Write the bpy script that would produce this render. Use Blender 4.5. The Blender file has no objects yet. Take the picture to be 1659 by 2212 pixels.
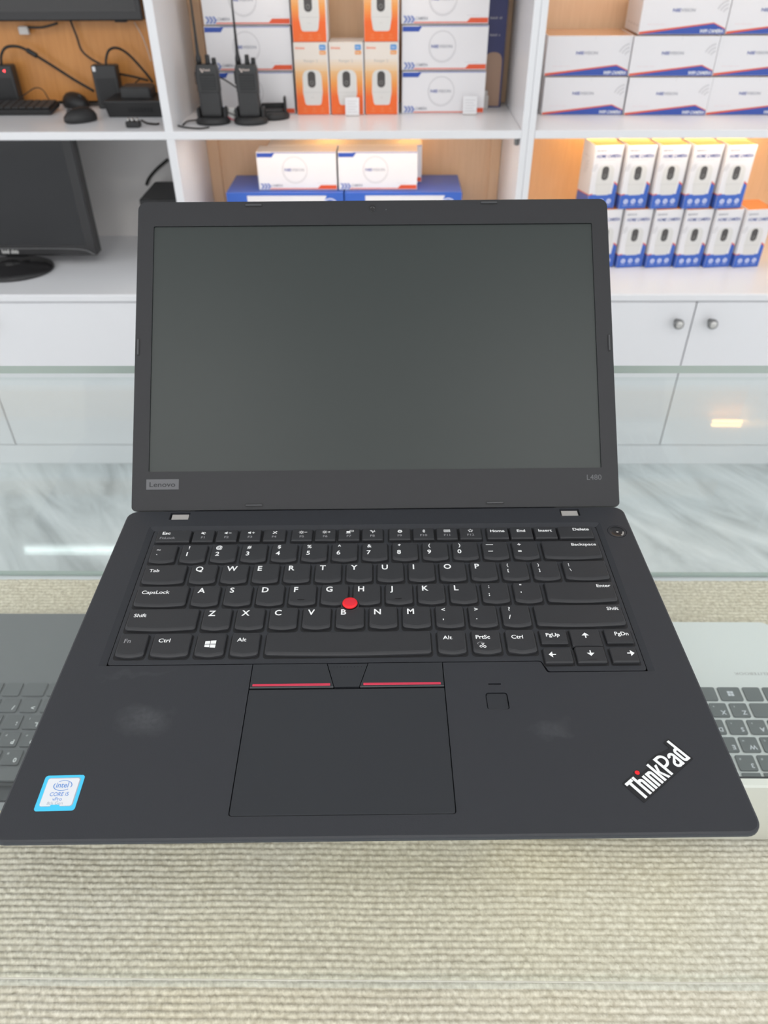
import bpy, math, random
import numpy as np
from mathutils import Matrix, Vector
random.seed(7)
D = bpy.data
SC = bpy.context.scene
COL = SC.collection
PI = math.pi

# ------------------------------------------------------------------ camera
CAM = Vector((0.00558, -0.17101, 0.33845))
CR = Vector((0.99995816, 0.0079391, -0.0045431))
CU = Vector((-0.00136927, 0.62099623, 0.78381235))
CF = Vector((-0.00904402, 0.78377334, -0.62098112))
FPX, IW, IH = 1636.18, 1659.0, 2212.0
cd = D.cameras.new('camera')
cd.sensor_fit = 'VERTICAL'
cd.sensor_height = 36.0
cd.lens = FPX / IH * 36.0
cd.clip_start = 0.01
cd.dof.use_dof = True
cd.dof.focus_distance = 0.41
cd.dof.aperture_fstop = 14.5
cam = D.objects.new('camera', cd)
COL.objects.link(cam)
cam.matrix_world = Matrix(((CR.x, CU.x, -CF.x, CAM.x), (CR.y, CU.y, -CF.y, CAM.y), (CR.z, CU.z, -CF.z, CAM.z), (0, 0, 0, 1)))
SC.camera = cam

def at(px, py, Y=None, Z=None):
    """world point on the vertical plane y=Y (or level z=Z) seen at a photo pixel"""
    d = CF + CR * ((px - IW / 2) / FPX) - CU * ((py - IH / 2) / FPX)
    t = (Y - CAM.y) / d.y if Y is not None else (Z - CAM.z) / d.z
    return CAM + d * t

# ------------------------------------------------------------------ world, lights, exposure
WORLD_STRENGTH = 1.0
PANEL_STRENGTH = 7.5
TUBE_STRENGTH = 6.0
LED_STRENGTH = 17.0
FILL_LED_STRENGTH = 15.0
AMBER_FILL_STRENGTH = 12.0
w = D.worlds.new('world')
SC.world = w
w.use_nodes = True
bg = w.node_tree.nodes['Background']
bg.inputs[0].default_value = (0.96, 0.98, 1.0, 1)
bg.inputs[1].default_value = WORLD_STRENGTH
SC.view_settings.view_transform = 'Standard'
SC.view_settings.look = 'None'
SC.view_settings.gamma = 1.0
SC.view_settings.use_curve_mapping = False
SC.view_settings.exposure = 0.47

# ------------------------------------------------------------------ materials
def new_mat(name):
    m = D.materials.new(name)
    m.use_nodes = True
    nt = m.node_tree
    return m, nt, nt.nodes['Principled BSDF']

def mat(name, col, rough=0.5, metal=0.0, spec=0.5, emit=0.0, noise=0.0, nscale=40.0, bump=0.0, bscale=800.0, coat=0.0):
    m, nt, b = new_mat(name)
    b.inputs['Base Color'].default_value = (*col, 1)
    b.inputs['Roughness'].default_value = rough
    b.inputs['Metallic'].default_value = metal
    b.inputs['Specular IOR Level'].default_value = spec
    if coat:
        b.inputs['Coat Weight'].default_value = coat
        b.inputs['Coat Roughness'].default_value = 0.08
    if emit:
        b.inputs['Emission Color'].default_value = (*col, 1)
        b.inputs['Emission Strength'].default_value = emit
    tc = nt.nodes.new('ShaderNodeTexCoord')
    if noise:
        n = nt.nodes.new('ShaderNodeTexNoise')
        n.inputs['Scale'].default_value = nscale
        n.inputs['Detail'].default_value = 4
        nt.links.new(tc.outputs['Object'], n.inputs['Vector'])
        mx = nt.nodes.new('ShaderNodeMix')
        mx.data_type = 'RGBA'
        mx.inputs[6].default_value = (*[c * (1 - noise) for c in col], 1)
        mx.inputs[7].default_value = (*[min(1, c * (1 + noise)) for c in col], 1)
        nt.links.new(n.outputs['Fac'], mx.inputs[0])
        nt.links.new(mx.outputs[2], b.inputs['Base Color'])
    if bump:
        n2 = nt.nodes.new('ShaderNodeTexNoise')
        n2.inputs['Scale'].default_value = bscale
        n2.inputs['Detail'].default_value = 2
        nt.links.new(tc.outputs['Object'], n2.inputs['Vector'])
        bp = nt.nodes.new('ShaderNodeBump')
        bp.inputs['Strength'].default_value = bump
        bp.inputs['Distance'].default_value = 0.0004
        nt.links.new(n2.outputs['Fac'], bp.inputs['Height'])
        nt.links.new(bp.outputs['Normal'], b.inputs['Normal'])
    return m

def glass_mat(name, tint, f0=0.04, f1=0.96):
    """thin clear sheet glass: transmits straight through, mirrors more at grazing angles"""
    m = D.materials.new(name)
    m.use_nodes = True
    nt = m.node_tree
    nt.nodes.clear()
    out = nt.nodes.new('ShaderNodeOutputMaterial')
    tr = nt.nodes.new('ShaderNodeBsdfTransparent')
    tr.inputs[0].default_value = (*tint, 1)
    gl = nt.nodes.new('ShaderNodeBsdfGlossy')
    gl.inputs['Roughness'].default_value = 0.02
    lw = nt.nodes.new('ShaderNodeLayerWeight')
    pw = nt.nodes.new('ShaderNodeMath'); pw.operation = 'POWER'; pw.inputs[1].default_value = 5.0
    ma = nt.nodes.new('ShaderNodeMath'); ma.operation = 'MULTIPLY_ADD'
    ma.inputs[1].default_value = f1; ma.inputs[2].default_value = f0
    mx = nt.nodes.new('ShaderNodeMixShader')
    nt.links.new(lw.outputs['Facing'], pw.inputs[0])
    lw.inputs[0].default_value = 0.5
    nt.links.new(pw.outputs[0], ma.inputs[0])
    nt.links.new(ma.outputs[0], mx.inputs[0])
    nt.links.new(tr.outputs[0], mx.inputs[1])
    nt.links.new(gl.outputs[0], mx.inputs[2])
    nt.links.new(mx.outputs[0], out.inputs[0])
    return m

def wood_mat(name, c1, c2, scale=6.0, rough=0.35):
    m, nt, b = new_mat(name)
    tc = nt.nodes.new('ShaderNodeTexCoord')
    mp = nt.nodes.new('ShaderNodeMapping')
    mp.inputs['Scale'].default_value = (scale * 6, scale * 6, scale * 0.5)
    n = nt.nodes.new('ShaderNodeTexNoise')
    n.inputs['Scale'].default_value = 3.0; n.inputs['Detail'].default_value = 6; n.inputs['Distortion'].default_value = 0.6
    cr = nt.nodes.new('ShaderNodeValToRGB')
    cr.color_ramp.elements[0].position = 0.3; cr.color_ramp.elements[0].color = (*c1, 1)
    cr.color_ramp.elements[1].position = 0.7; cr.color_ramp.elements[1].color = (*c2, 1)
    nt.links.new(tc.outputs['Object'], mp.inputs[0]); nt.links.new(mp.outputs[0], n.inputs['Vector'])
    nt.links.new(n.outputs['Fac'], cr.inputs[0]); nt.links.new(cr.outputs[0], b.inputs['Base Color'])
    b.inputs['Roughness'].default_value = rough
    return m

def marble_mat(name):
    m, nt, b = new_mat(name)
    tc = nt.nodes.new('ShaderNodeTexCoord')
    mp = nt.nodes.new('ShaderNodeMapping')
    mp0 = nt.nodes.new('ShaderNodeMapping')
    mp0.inputs['Rotation'].default_value = (0, 0, math.radians(52))
    mp.inputs['Scale'].default_value = (0.8, 3.6, 1.0)
    n = nt.nodes.new('ShaderNodeTexNoise')
    n.inputs['Scale'].default_value = 2.6; n.inputs['Detail'].default_value = 8; n.inputs['Roughness'].default_value = 0.62; n.inputs['Distortion'].default_value = 0.9
    cr = nt.nodes.new('ShaderNodeValToRGB')
    e = cr.color_ramp.elements
    e[0].position = 0.28; e[0].color = (0.36, 0.38, 0.39, 1)
    e[1].position = 0.66; e[1].color = (0.80, 0.82, 0.83, 1)
    x = e.new(0.45); x.color = (0.60, 0.63, 0.64, 1)
    nt.links.new(tc.outputs['Object'], mp0.inputs[0]); nt.links.new(mp0.outputs[0], mp.inputs[0]); nt.links.new(mp.outputs[0], n.inputs['Vector'])
    nt.links.new(n.outputs['Fac'], cr.inputs[0]); nt.links.new(cr.outputs[0], b.inputs['Base Color'])
    b.inputs['Roughness'].default_value = 0.3
    return m

def carpet_mat(name):
    m, nt, b = new_mat(name)
    tc = nt.nodes.new('ShaderNodeTexCoord')
    n = nt.nodes.new('ShaderNodeTexNoise'); n.inputs['Scale'].default_value = 260.0; n.inputs['Detail'].default_value = 3
    n2 = nt.nodes.new('ShaderNodeTexNoise'); n2.inputs['Scale'].default_value = 5.0; n2.inputs['Detail'].default_value = 3
    cr = nt.nodes.new('ShaderNodeValToRGB')
    cr.color_ramp.elements[0].position = 0.3; cr.color_ramp.elements[0].color = (0.56, 0.50, 0.395, 1)
    cr.color_ramp.elements[1].position = 0.7; cr.color_ramp.elements[1].color = (0.85, 0.785, 0.67, 1)
    mx = nt.nodes.new('ShaderNodeMix'); mx.data_type = 'RGBA'; mx.blend_type = 'MULTIPLY'
    cr2 = nt.nodes.new('ShaderNodeValToRGB')
    cr2.color_ramp.elements[0].position = 0.3; cr2.color_ramp.elements[0].color = (0.97, 0.97, 1.0, 1)
    cr2.color_ramp.elements[1].position = 0.7; cr2.color_ramp.elements[1].color = (1.0, 0.98, 0.93, 1)
    nt.links.new(tc.outputs['Object'], n.inputs['Vector']); nt.links.new(tc.outputs['Object'], n2.inputs['Vector'])
    nt.links.new(n.outputs['Fac'], cr.inputs[0]); nt.links.new(n2.outputs['Fac'], cr2.inputs[0])
    mx.inputs[0].default_value = 1.0
    nt.links.new(cr.outputs[0], mx.inputs[6]); nt.links.new(cr2.outputs[0], mx.inputs[7])
    nt.links.new(mx.outputs[2], b.inputs['Base Color'])
    b.inputs['Roughness'].default_value = 0.95; b.inputs['Specular IOR Level'].default_value = 0.1
    return m

def deck_mat(name):
    """black moulded plastic with fine speckle and two rubbed dusty patches on the palm rest"""
    m, nt, b = new_mat(name)
    tc = nt.nodes.new('ShaderNodeTexCoord')
    n = nt.nodes.new('ShaderNodeTexNoise'); n.inputs['Scale'].default_value = 1500; n.inputs['Detail'].default_value = 2
    nt.links.new(tc.outputs['Object'], n.inputs['Vector'])
    bp = nt.nodes.new('ShaderNodeBump'); bp.inputs['Strength'].default_value = 0.25; bp.inputs['Distance'].default_value = 0.0003
    nt.links.new(n.outputs['Fac'], bp.inputs['Height']); nt.links.new(bp.outputs['Normal'], b.inputs['Normal'])
    fac = None
    nd = nt.nodes.new('ShaderNodeTexNoise'); nd.inputs['Scale'].default_value = 90; nd.inputs['Detail'].default_value = 3
    nt.links.new(tc.outputs['Object'], nd.inputs['Vector'])
    ns = nt.nodes.new('ShaderNodeVectorMath'); ns.operation = 'MULTIPLY_ADD'; ns.inputs[1].default_value = (0.02, 0.02, 0); ns.inputs[2].default_value = (-0.01, -0.01, 0)
    nt.links.new(nd.outputs['Color'], ns.inputs[0])
    wv = nt.nodes.new('ShaderNodeVectorMath'); wv.operation = 'ADD'
    nt.links.new(tc.outputs['Object'], wv.inputs[0]); nt.links.new(ns.outputs[0], wv.inputs[1])
    for (cx, cy, rx, ry, amt) in ((-0.117, 0.063, 0.014, 0.012, 0.32), (0.086, 0.0555, 0.010, 0.006, 0.22), (-0.128, 0.0925, 0.022, 0.003, 0.12)):
        mp = nt.nodes.new('ShaderNodeMapping')
        mp.inputs['Location'].default_value = (-cx / rx, -cy / ry, 0)
        mp.inputs['Scale'].default_value = (1 / rx, 1 / ry, 0)
        nt.links.new(wv.outputs[0], mp.inputs[0])
        ln = nt.nodes.new('ShaderNodeVectorMath'); ln.operation = 'LENGTH'
        nt.links.new(mp.outputs[0], ln.inputs[0])
        mr = nt.nodes.new('ShaderNodeMapRange')
        mr.inputs[1].default_value = 1.1; mr.inputs[2].default_value = 0.35; mr.inputs[3].default_value = 0; mr.inputs[4].default_value = amt
        nt.links.new(ln.outputs['Value'], mr.inputs[0])
        if fac is None:
            fac = mr.outputs[0]
        else:
            ad = nt.nodes.new('ShaderNodeMath'); ad.operation = 'ADD'
            nt.links.new(fac, ad.inputs[0]); nt.links.new(mr.outputs[0], ad.inputs[1]); fac = ad.outputs[0]
    n3 = nt.nodes.new('ShaderNodeTexNoise'); n3.inputs['Scale'].default_value = 420; n3.inputs['Detail'].default_value = 5
    nt.links.new(tc.outputs['Object'], n3.inputs['Vector'])
    mu = nt.nodes.new('ShaderNodeMath'); mu.operation = 'MULTIPLY'
    nt.links.new(fac, mu.inputs[0]); nt.links.new(n3.outputs['Fac'], mu.inputs[1])
    mx = nt.nodes.new('ShaderNodeMix'); mx.data_type = 'RGBA'
    mx.inputs[6].default_value = (*BLACK, 1); mx.inputs[7].default_value = (0.16, 0.165, 0.175, 1)
    nt.links.new(mu.outputs[0], mx.inputs[0]); nt.links.new(mx.outputs[2], b.inputs['Base Color'])
    b.inputs['Roughness'].default_value = 0.5
    return m

BLACK = (0.0205, 0.0222, 0.0275)
M = {}
M['deck'] = deck_mat('black_deck_plastic')
M['plastic'] = mat('black_plastic', BLACK, 0.5, bump=0.2, bscale=1500)
M['bezel'] = mat('bezel_plastic', (0.015, 0.0155, 0.018), 0.5, spec=0.36, bump=0.2, bscale=1500)
M['key'] = mat('key_plastic', (0.021, 0.0215, 0.0245), 0.5, bump=0.15, bscale=1800)
M['gap'] = mat('dark_gap', (0.004, 0.004, 0.005), 0.6)
M['gloss_black'] = mat('gloss_black', (0.012, 0.012, 0.014), 0.18)
M['legend'] = mat('legend_white', (0.82, 0.83, 0.83), 0.5)
M['legend_dim'] = mat('legend_grey', (0.27, 0.27, 0.28), 0.5)
M['screen'] = mat('screen_panel', (0.016, 0.0225, 0.021), 0.42, spec=0.42)
M['badge_grey'] = mat('badge_grey', (0.075, 0.077, 0.085), 0.4)
M['pad'] = mat('touchpad_black', (0.018, 0.020, 0.0245), 0.42)
M['red'] = mat('pointer_red', (0.80, 0.012, 0.02), 0.6, bump=0.6, bscale=1200)
M['stripe'] = mat('stripe_red', (0.55, 0.03, 0.07), 0.4)
M['chrome'] = mat('chrome', (0.72, 0.70, 0.67), 0.25, metal=1.0)
M['hinge_metal'] = mat('hinge_metal', (0.46, 0.44, 0.42), 0.35, metal=0.4)
M['sticker_blue'] = mat('sticker_blue', (0.06, 0.55, 0.86), 0.35)
M['sticker_white'] = mat('sticker_silver', (0.72, 0.74, 0.78), 0.35)
M['sticker_ink'] = mat('sticker_ink', (0.08, 0.25, 0.62), 0.4)
M['sticker_shade'] = mat('sticker_grey', (0.35, 0.4, 0.48), 0.4)
M['carpet'] = carpet_mat('beige_loop_carpet')
M['glass'] = glass_mat('clear_glass', (0.974, 0.993, 0.990))
M['glass_ar'] = glass_mat('low_reflection_glass', (0.985, 0.995, 0.990), 0.01, 0.10)
M['glass_edge'] = mat('glass_edge_green', (0.46, 0.53, 0.495), 0.15)
M['glass_rim'] = mat('glass_rim', (0.56, 0.54, 0.47), 0.6, spec=0.2)
M['white'] = mat('white_laminate', (0.80, 0.80, 0.82), 0.28, noise=0.01, nscale=8)
M['white_edge'] = mat('white_edge_band', (0.86, 0.86, 0.87), 0.35)
M['offwhite'] = mat('painted_back_grey', (0.80, 0.77, 0.75), 0.6)
M['wall'] = mat('wall_paint', (0.75, 0.74, 0.72), 0.8, noise=0.02)
M['ceil'] = mat('ceiling_paint', (0.80, 0.80, 0.80), 0.85)
M['marble'] = marble_mat('marble_tile')
M['wood'] = wood_mat('oak_veneer', (0.60, 0.25, 0.062), (0.68, 0.30, 0.085))
M['peach'] = wood_mat('beech_veneer', (0.80, 0.54, 0.33), (0.85, 0.59, 0.38), rough=0.45)
M['joint'] = mat('panel_joint', (0.25, 0.14, 0.07), 0.7)
M['steel_dark'] = mat('dark_steel', (0.25, 0.25, 0.25), 0.3, metal=1.0)
M['black'] = mat('matt_black_plastic', (0.018, 0.018, 0.019), 0.5)
M['black2'] = mat('dark_grey_plastic', (0.035, 0.035, 0.036), 0.45)
M['cable'] = mat('cable_rubber', (0.02, 0.018, 0.016), 0.6)
M['cable_white'] = mat('cable_white', (0.6, 0.5, 0.45), 0.5)
M['tv_panel'] = mat('screen_glass_grey', (0.042, 0.040, 0.040), 0.3)
M['bump_grey'] = mat('bumper_grey', (0.045, 0.046, 0.05), 0.5)
M['tan'] = mat('box_tan', (0.42, 0.27, 0.19), 0.45)
M['lcd'] = mat('monitor_panel', (0.010, 0.010, 0.012), 0.10)
M['monitor_frame'] = mat('monitor_frame', (0.022, 0.021, 0.022), 0.22)
M['card'] = mat('box_white', (0.78, 0.77, 0.79), 0.42)
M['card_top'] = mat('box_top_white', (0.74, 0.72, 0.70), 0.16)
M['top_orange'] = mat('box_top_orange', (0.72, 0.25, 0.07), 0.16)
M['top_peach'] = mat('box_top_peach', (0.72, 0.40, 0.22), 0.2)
M['card_blue'] = mat('box_blue', (0.035, 0.085, 0.40), 0.35)
M['card_navy'] = mat('box_navy', (0.045, 0.05, 0.15), 0.4)
M['card_royal'] = mat('box_royal_blue', (0.045, 0.13, 0.52), 0.3)
M['card_red'] = mat('box_red', (0.74, 0.10, 0.035), 0.4)
M['card_ring'] = mat('box_ring_grey', (0.60, 0.59, 0.61), 0.45)
M['card_ink'] = mat('box_ink_blue', (0.07, 0.10, 0.34), 0.45)
M['card_ink2'] = mat('box_ink_grey', (0.24, 0.25, 0.30), 0.45)
M['card_pink'] = mat('box_pink_tint', (0.78, 0.66, 0.68), 0.45)
M['chev'] = mat('box_chevron_blue', (0.16, 0.22, 0.50), 0.4)
M['orange'] = mat('box_orange', (0.86, 0.145, 0.025), 0.35)
M['orange_mid'] = mat('box_orange_mid', (0.84, 0.33, 0.08), 0.38)
M['orange_light'] = mat('box_orange_light', (0.80, 0.52, 0.26), 0.4)
M['cream'] = mat('box_cream', (0.80, 0.73, 0.66), 0.4)
M['cam_body'] = mat('printed_camera_grey', (0.70, 0.69, 0.67), 0.4)
M['cam_shade'] = mat('printed_camera_line', (0.48, 0.47, 0.46), 0.4)
M['cam_face'] = mat('printed_camera_lens', (0.075, 0.07, 0.068), 0.3)
M['sky_badge'] = mat('box_sky_badge', (0.10, 0.32, 0.66), 0.4)
M['small_print'] = mat('small_print_grey', (0.45, 0.44, 0.47), 0.45)
M['icon'] = mat('box_icon', (0.60, 0.64, 0.84), 0.4)
M['icon_or'] = mat('box_icon_orange', (0.90, 0.27, 0.10), 0.4)
M['silver'] = mat('silver_laptop', (0.80, 0.82, 0.80), 0.4, metal=0.1)
M['silver_lid'] = mat('silver_laptop_lid', (0.70, 0.68, 0.62), 0.42, metal=0.1)
M['silver_key'] = mat('silver_laptop_key', (0.165, 0.18, 0.18), 0.5)
M['grey_deck'] = mat('grey_laptop', (0.185, 0.19, 0.195), 0.4)
M['grey_key'] = mat('grey_laptop_key', (0.15, 0.155, 0.16), 0.45)
M['tag'] = mat('tag_white', (0.80, 0.80, 0.82), 0.5)
M['clear'] = mat('clear_plastic', (0.55, 0.52, 0.50), 0.2)
M['red_led'] = mat('red_led', (1.0, 0.05, 0.06), 0.4, emit=3.0)
M['panel_light'] = mat('ceiling_panel_light', (1.0, 0.98, 0.95), 0.4, emit=PANEL_STRENGTH)
M['tube_light'] = mat('tube_light', (0.85, 1.0, 0.98), 0.4, emit=TUBE_STRENGTH)
M['fill_led'] = mat('fill_led_white', (1.0, 0.84, 0.70), 0.4, emit=FILL_LED_STRENGTH)  # glow of the added fill strips
M['amber_fill_led'] = mat('amber_white_fill', (1.0, 0.82, 0.64), 0.4, emit=AMBER_FILL_STRENGTH)  # glow of the added fill strip in the lower right bay
M['warm_led'] = mat('warm_led', (1.0, 0.56, 0.16), 0.4, emit=LED_STRENGTH)

# ------------------------------------------------------------------ mesh builder
_TXT = {}
def text_mesh(s, bold=0.0, res=3):
    k = (s, bold, res)
    if k not in _TXT:
        cu = D.curves.new('txt', 'FONT')
        cu.body = s; cu.size = 1.0; cu.offset = bold; cu.resolution_u = res; cu.fill_mode = 'FRONT'
        ob = D.objects.new('txt', cu)
        COL.objects.link(ob)
        dg = bpy.context.evaluated_depsgraph_get()
        me = D.meshes.new_from_object(ob.evaluated_get(dg))
        vs = [(v.co.x, v.co.y) for v in me.vertices]
        fs = [list(p.vertices) for p in me.polygons]
        D.objects.remove(ob); D.curves.remove(cu); D.meshes.remove(me)
        _TXT[k] = (vs, fs)
    return _TXT[k]
CAPH = max(v[1] for v in text_mesh('H')[0])

def rrect(cx, cy, w, h, r, n=4):
    if not isinstance(r, (tuple, list)): r = (r,) * 4          # order: +x+y, -x+y, -x-y, +x-y
    out = []
    for k, (sx, sy) in enumerate(((1, 1), (-1, 1), (-1, -1), (1, -1))):
        rr = r[k]; ox, oy = cx + sx * (w / 2 - rr), cy + sy * (h / 2 - rr)
        for i in range(n + 1):
            a = (k + i / n) * PI / 2
            out.append((ox + rr * math.cos(a), oy + rr * math.sin(a)))
    return out

def fillet(poly, r, n=4):
    out = []; N = len(poly)
    rs = r if isinstance(r, (list, tuple)) else [r] * N
    for i in range(N):
        p = Vector(poly[i]); a = (Vector(poly[i - 1]) - p); b = (Vector(poly[(i + 1) % N]) - p)
        rr = rs[i]
        if rr <= 0: out.append(tuple(p)); continue
        ang = a.angle(b); d = rr / math.tan(ang / 2); d = min(d, a.length * .49, b.length * .49)
        p0, p1 = p + a.normalized() * d, p + b.normalized() * d
        for k in range(n + 1):
            t = k / n
            out.append(tuple(p0 * (1 - t) ** 2 + p * 2 * t * (1 - t) + p1 * t * t))
    return out

class MB:
    def __init__(s):
        s.V = []; s.F = []; s.I = []; s.S = []; s.T = Matrix.Identity(4); s.mats = []
    def mi(s, m):
        m = M[m] if isinstance(m, str) else m
        if m not in s.mats: s.mats.append(m)
        return s.mats.index(m)
    def v(s, p):
        q = s.T @ Vector(p); s.V.append((q.x, q.y, q.z)); return len(s.V) - 1
    def f(s, ids, m, smooth=False):
        s.F.append(tuple(ids)); s.I.append(s.mi(m)); s.S.append(smooth)
    def poly(s, pts, m): s.f([s.v(p) for p in pts], m)
    def loft(s, loops, m, c0=True, c1=True, smooth=False, mcap=None):
        ids = [[s.v(p) for p in L] for L in loops]; n = len(ids[0])
        for a, b in zip(ids, ids[1:]):
            for i in range(n):
                j = (i + 1) % n; s.f((a[i], a[j], b[j], b[i]), m, smooth)
        if c0: s.f(ids[0][::-1], m)
        if c1: s.f(ids[-1], mcap or m)
    def slab(s, outl, z0, z1, m, ch=0.0, chb=0.0, mcap=None, inset=None):
        """prism over a 2D outline; ch chamfers the top rim towards the centroid"""
        cx = sum(p[0] for p in outl) / len(outl); cy = sum(p[1] for p in outl) / len(outl)
        xs = [abs(p[0] - cx) for p in outl]; ys = [abs(p[1] - cy) for p in outl]; hx, hy = max(xs), max(ys)
        def ins(d): return [(cx + (p[0] - cx) * (hx - d) / hx, cy + (p[1] - cy) * (hy - d) / hy) for p in outl]
        L = []
        if chb: L += [[(*p, z0) for p in ins(chb)], [(*p, z0 + chb) for p in outl]]
        else: L += [[(*p, z0) for p in outl]]
        if ch: L += [[(*p, z1 - ch) for p in outl], [(*p, z1) for p in ins(ch)]]
        else: L += [[(*p, z1) for p in outl]]
        s.loft(L, m, mcap=mcap)
    def box(s, x0, x1, y0, y1, z0, z1, m, ch=0.0):
        if x1 < x0: x0, x1 = x1, x0
        w, h = x1 - x0, y1 - y0
        if ch: s.slab(rrect((x0 + x1) / 2, (y0 + y1) / 2, w, h, ch, 1), z0, z1, m, ch, ch)
        else: s.slab([(x0, y0), (x1, y0), (x1, y1), (x0, y1)], z0, z1, m)
    def lathe(s, prof, m, n=24, smooth=True, sx=1.0, sy=1.0):
        s.loft([[(r * sx * math.cos(2 * PI * i / n), r * sy * math.sin(2 * PI * i / n), z) for i in range(n)] for r, z in prof], m, smooth=smooth)
    def tube(s, pts, r, m, n=8):
        pts = [Vector(p) for p in pts]; loops = []; up = Vector((0.13, 0.2, 0.97))
        for i, p in enumerate(pts):
            t = (pts[min(i + 1, len(pts) - 1)] - pts[max(i - 1, 0)]).normalized()
            a = t.cross(up)
            if a.length < 1e-4: a = t.cross(Vector((1, 0, 0)))
            a.normalize(); b = t.cross(a)
            loops.append([tuple(p + (a * math.cos(2 * PI * k / n) + b * math.sin(2 * PI * k / n)) * r) for k in range(n)])
        s.loft(loops, m, smooth=True)
    def text(s, txt, x, y, h, m, z=0.0, bold=0.0, align='L', width=None, shear=0.0, rot=0.0, sx=1.0, res=3):
        vs, fs = text_mesh(txt, bold, res)
        if not vs: return 0
        k = h / CAPH; x0 = min(v[0] for v in vs); x1 = max(v[0] for v in vs)
        kx = k * sx if width is None else width / (x1 - x0)
        wd = (x1 - x0) * kx
        off = {'L': 0, 'C': -wd / 2, 'R': -wd}[align]
        c, sn = math.cos(rot), math.sin(rot); ids = []
        for a, b in vs:
            X = (a - x0) * kx + off + b * k * shear; Y = b * k
            ids.append(s.v((x + X * c - Y * sn, y + X * sn + Y * c, z)))
        for f in fs: s.f([ids[i] for i in f], m)
        return wd
    def faint_line(s, x, y, w, h, n, m, z):
        """a line of print too small to read: a run of short uneven strokes"""
        st = w / n
        for i in range(n):
            if i % 7 == 5: continue
            k = (1.0, .7, .85, .7, 1.0, .7, .7)[i % 7]
            s.poly([(x + i * st, y, z), (x + i * st + st * .62, y, z), (x + i * st + st * .62, y + h * k, z), (x + i * st, y + h * k, z)], m)
    def ring(s, cx, cy, r0, r1, z, m, a0=0, a1=2 * PI, n=32, sy=1.0):
        P = [[s.v((cx + r * math.cos(a0 + (a1 - a0) * i / n), cy + r * sy * math.sin(a0 + (a1 - a0) * i / n), z)) for i in range(n + 1)] for r in (r0, r1)]
        for i in range(n): s.f((P[0][i], P[1][i], P[1][i + 1], P[0][i + 1]), m)
    def disc(s, cx, cy, r, z, m, n=20, sy=1.0): s.poly([(cx + r * math.cos(2 * PI * i / n), cy + r * sy * math.sin(2 * PI * i / n), z) for i in range(n)], m)
    def plate(s, outer, holes, z0, z1, m):
        """flat plate with holes (curve fill)"""
        cu = D.curves.new('plate', 'CURVE'); cu.dimensions = '2D'; cu.fill_mode = 'BOTH'; cu.extrude = (z1 - z0) / 2 * 1000
        for lp in [outer] + holes:
            sp = cu.splines.new('POLY'); sp.points.add(len(lp) - 1); sp.use_cyclic_u = True
            for q, p in zip(sp.points, lp): q.co = (p[0] * 1000, p[1] * 1000, 0, 1)
        ob = D.objects.new('plate', cu); COL.objects.link(ob)
        dg = bpy.context.evaluated_depsgraph_get(); me = D.meshes.new_from_object(ob.evaluated_get(dg))
        base = len(s.V)
        for v in me.vertices: s.v((v.co.x / 1000, v.co.y / 1000, v.co.z / 1000 + (z0 + z1) / 2))
        for p in me.polygons: s.f([base + i for i in p.vertices], m)
        D.objects.remove(ob); D.curves.remove(cu); D.meshes.remove(me)
    def mesh(s, name):
        me = D.meshes.new(name); me.from_pydata(s.V, [], s.F)
        for m in s.mats: me.materials.append(m)
        me.polygons.foreach_set('material_index', s.I); me.polygons.foreach_set('use_smooth', s.S)
        me.update(); return me
    def build(s, name, parent=None, loc=None, rz=0.0):
        o = D.objects.new(name, s.mesh(name)); COL.objects.link(o)
        if parent: o.parent = parent
        if loc is not None: o.location = loc
        o.rotation_euler.z = rz
        return o

def tag(o, label, cat, group=None):
    o['label'] = label; o['category'] = cat
    if group: o['group'] = group
    return o
def thing(name, label, cat, loc=(0, 0, 0), rz=0.0, group=None):
    o = D.objects.new(name, None); COL.objects.link(o); o.empty_display_size = 0.05
    o.location = loc; o.rotation_euler = (0, 0, rz)
    return tag(o, label, cat, group)
def struct(o): o['kind'] = 'structure'; return o
def copy_tree(o, parent=None):
    c = o.copy(); COL.objects.link(c); c.parent = parent
    for ch in [x for x in D.objects if x.parent == o]: copy_tree(ch, c)
    return c
def smooth_pts(pts, n=8):
    P = [Vector(p) for p in pts]; P = [P[0] * 2 - P[1]] + P + [P[-1] * 2 - P[-2]]; out = []
    for i in range(1, len(P) - 2):
        for k in range(n):
            t = k / n; a, b, c, d = P[i - 1:i + 3]
            out.append(0.5 * ((2 * b) + (c - a) * t + (2 * a - 5 * b + 4 * c - d) * t * t + (3 * b - a - 3 * c + d) * t ** 3))
    out.append(P[-2]); return out
FRONT = lambda x, y, z: Matrix(((1, 0, 0, x), (0, 0, -1, y), (0, 1, 0, z), (0, 0, 0, 1)))   # local xy -> upright face looking towards -y

# ------------------------------------------------------------------ levels of the place (metres, glass top = 0)
ZF, ZCEIL = -0.95, 1.95
YD, YS, YB = 1.685, 1.79, 2.13          # door plane, shelf front, back panels
ZC, ZS = -0.423, -0.067                 # counter top, first shelf top
ZCARP = -0.265                          # carpet surface in the showcase

# ------------------------------------------------------------------ room
b = MB(); b.box(-3.2, 3.2, -3.0, 2.3, ZF - 0.02, ZF, 'marble'); struct(b.build('floor'))
b = MB(); b.box(-3.2, 3.2, 2.2, 2.3, ZF, ZCEIL, 'wall'); struct(b.build('wall_back'))
b = MB(); b.box(-3.2, 3.2, -3.0, 2.3, ZCEIL, ZCEIL + 0.05, 'ceil'); struct(b.build('ceiling'))

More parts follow.
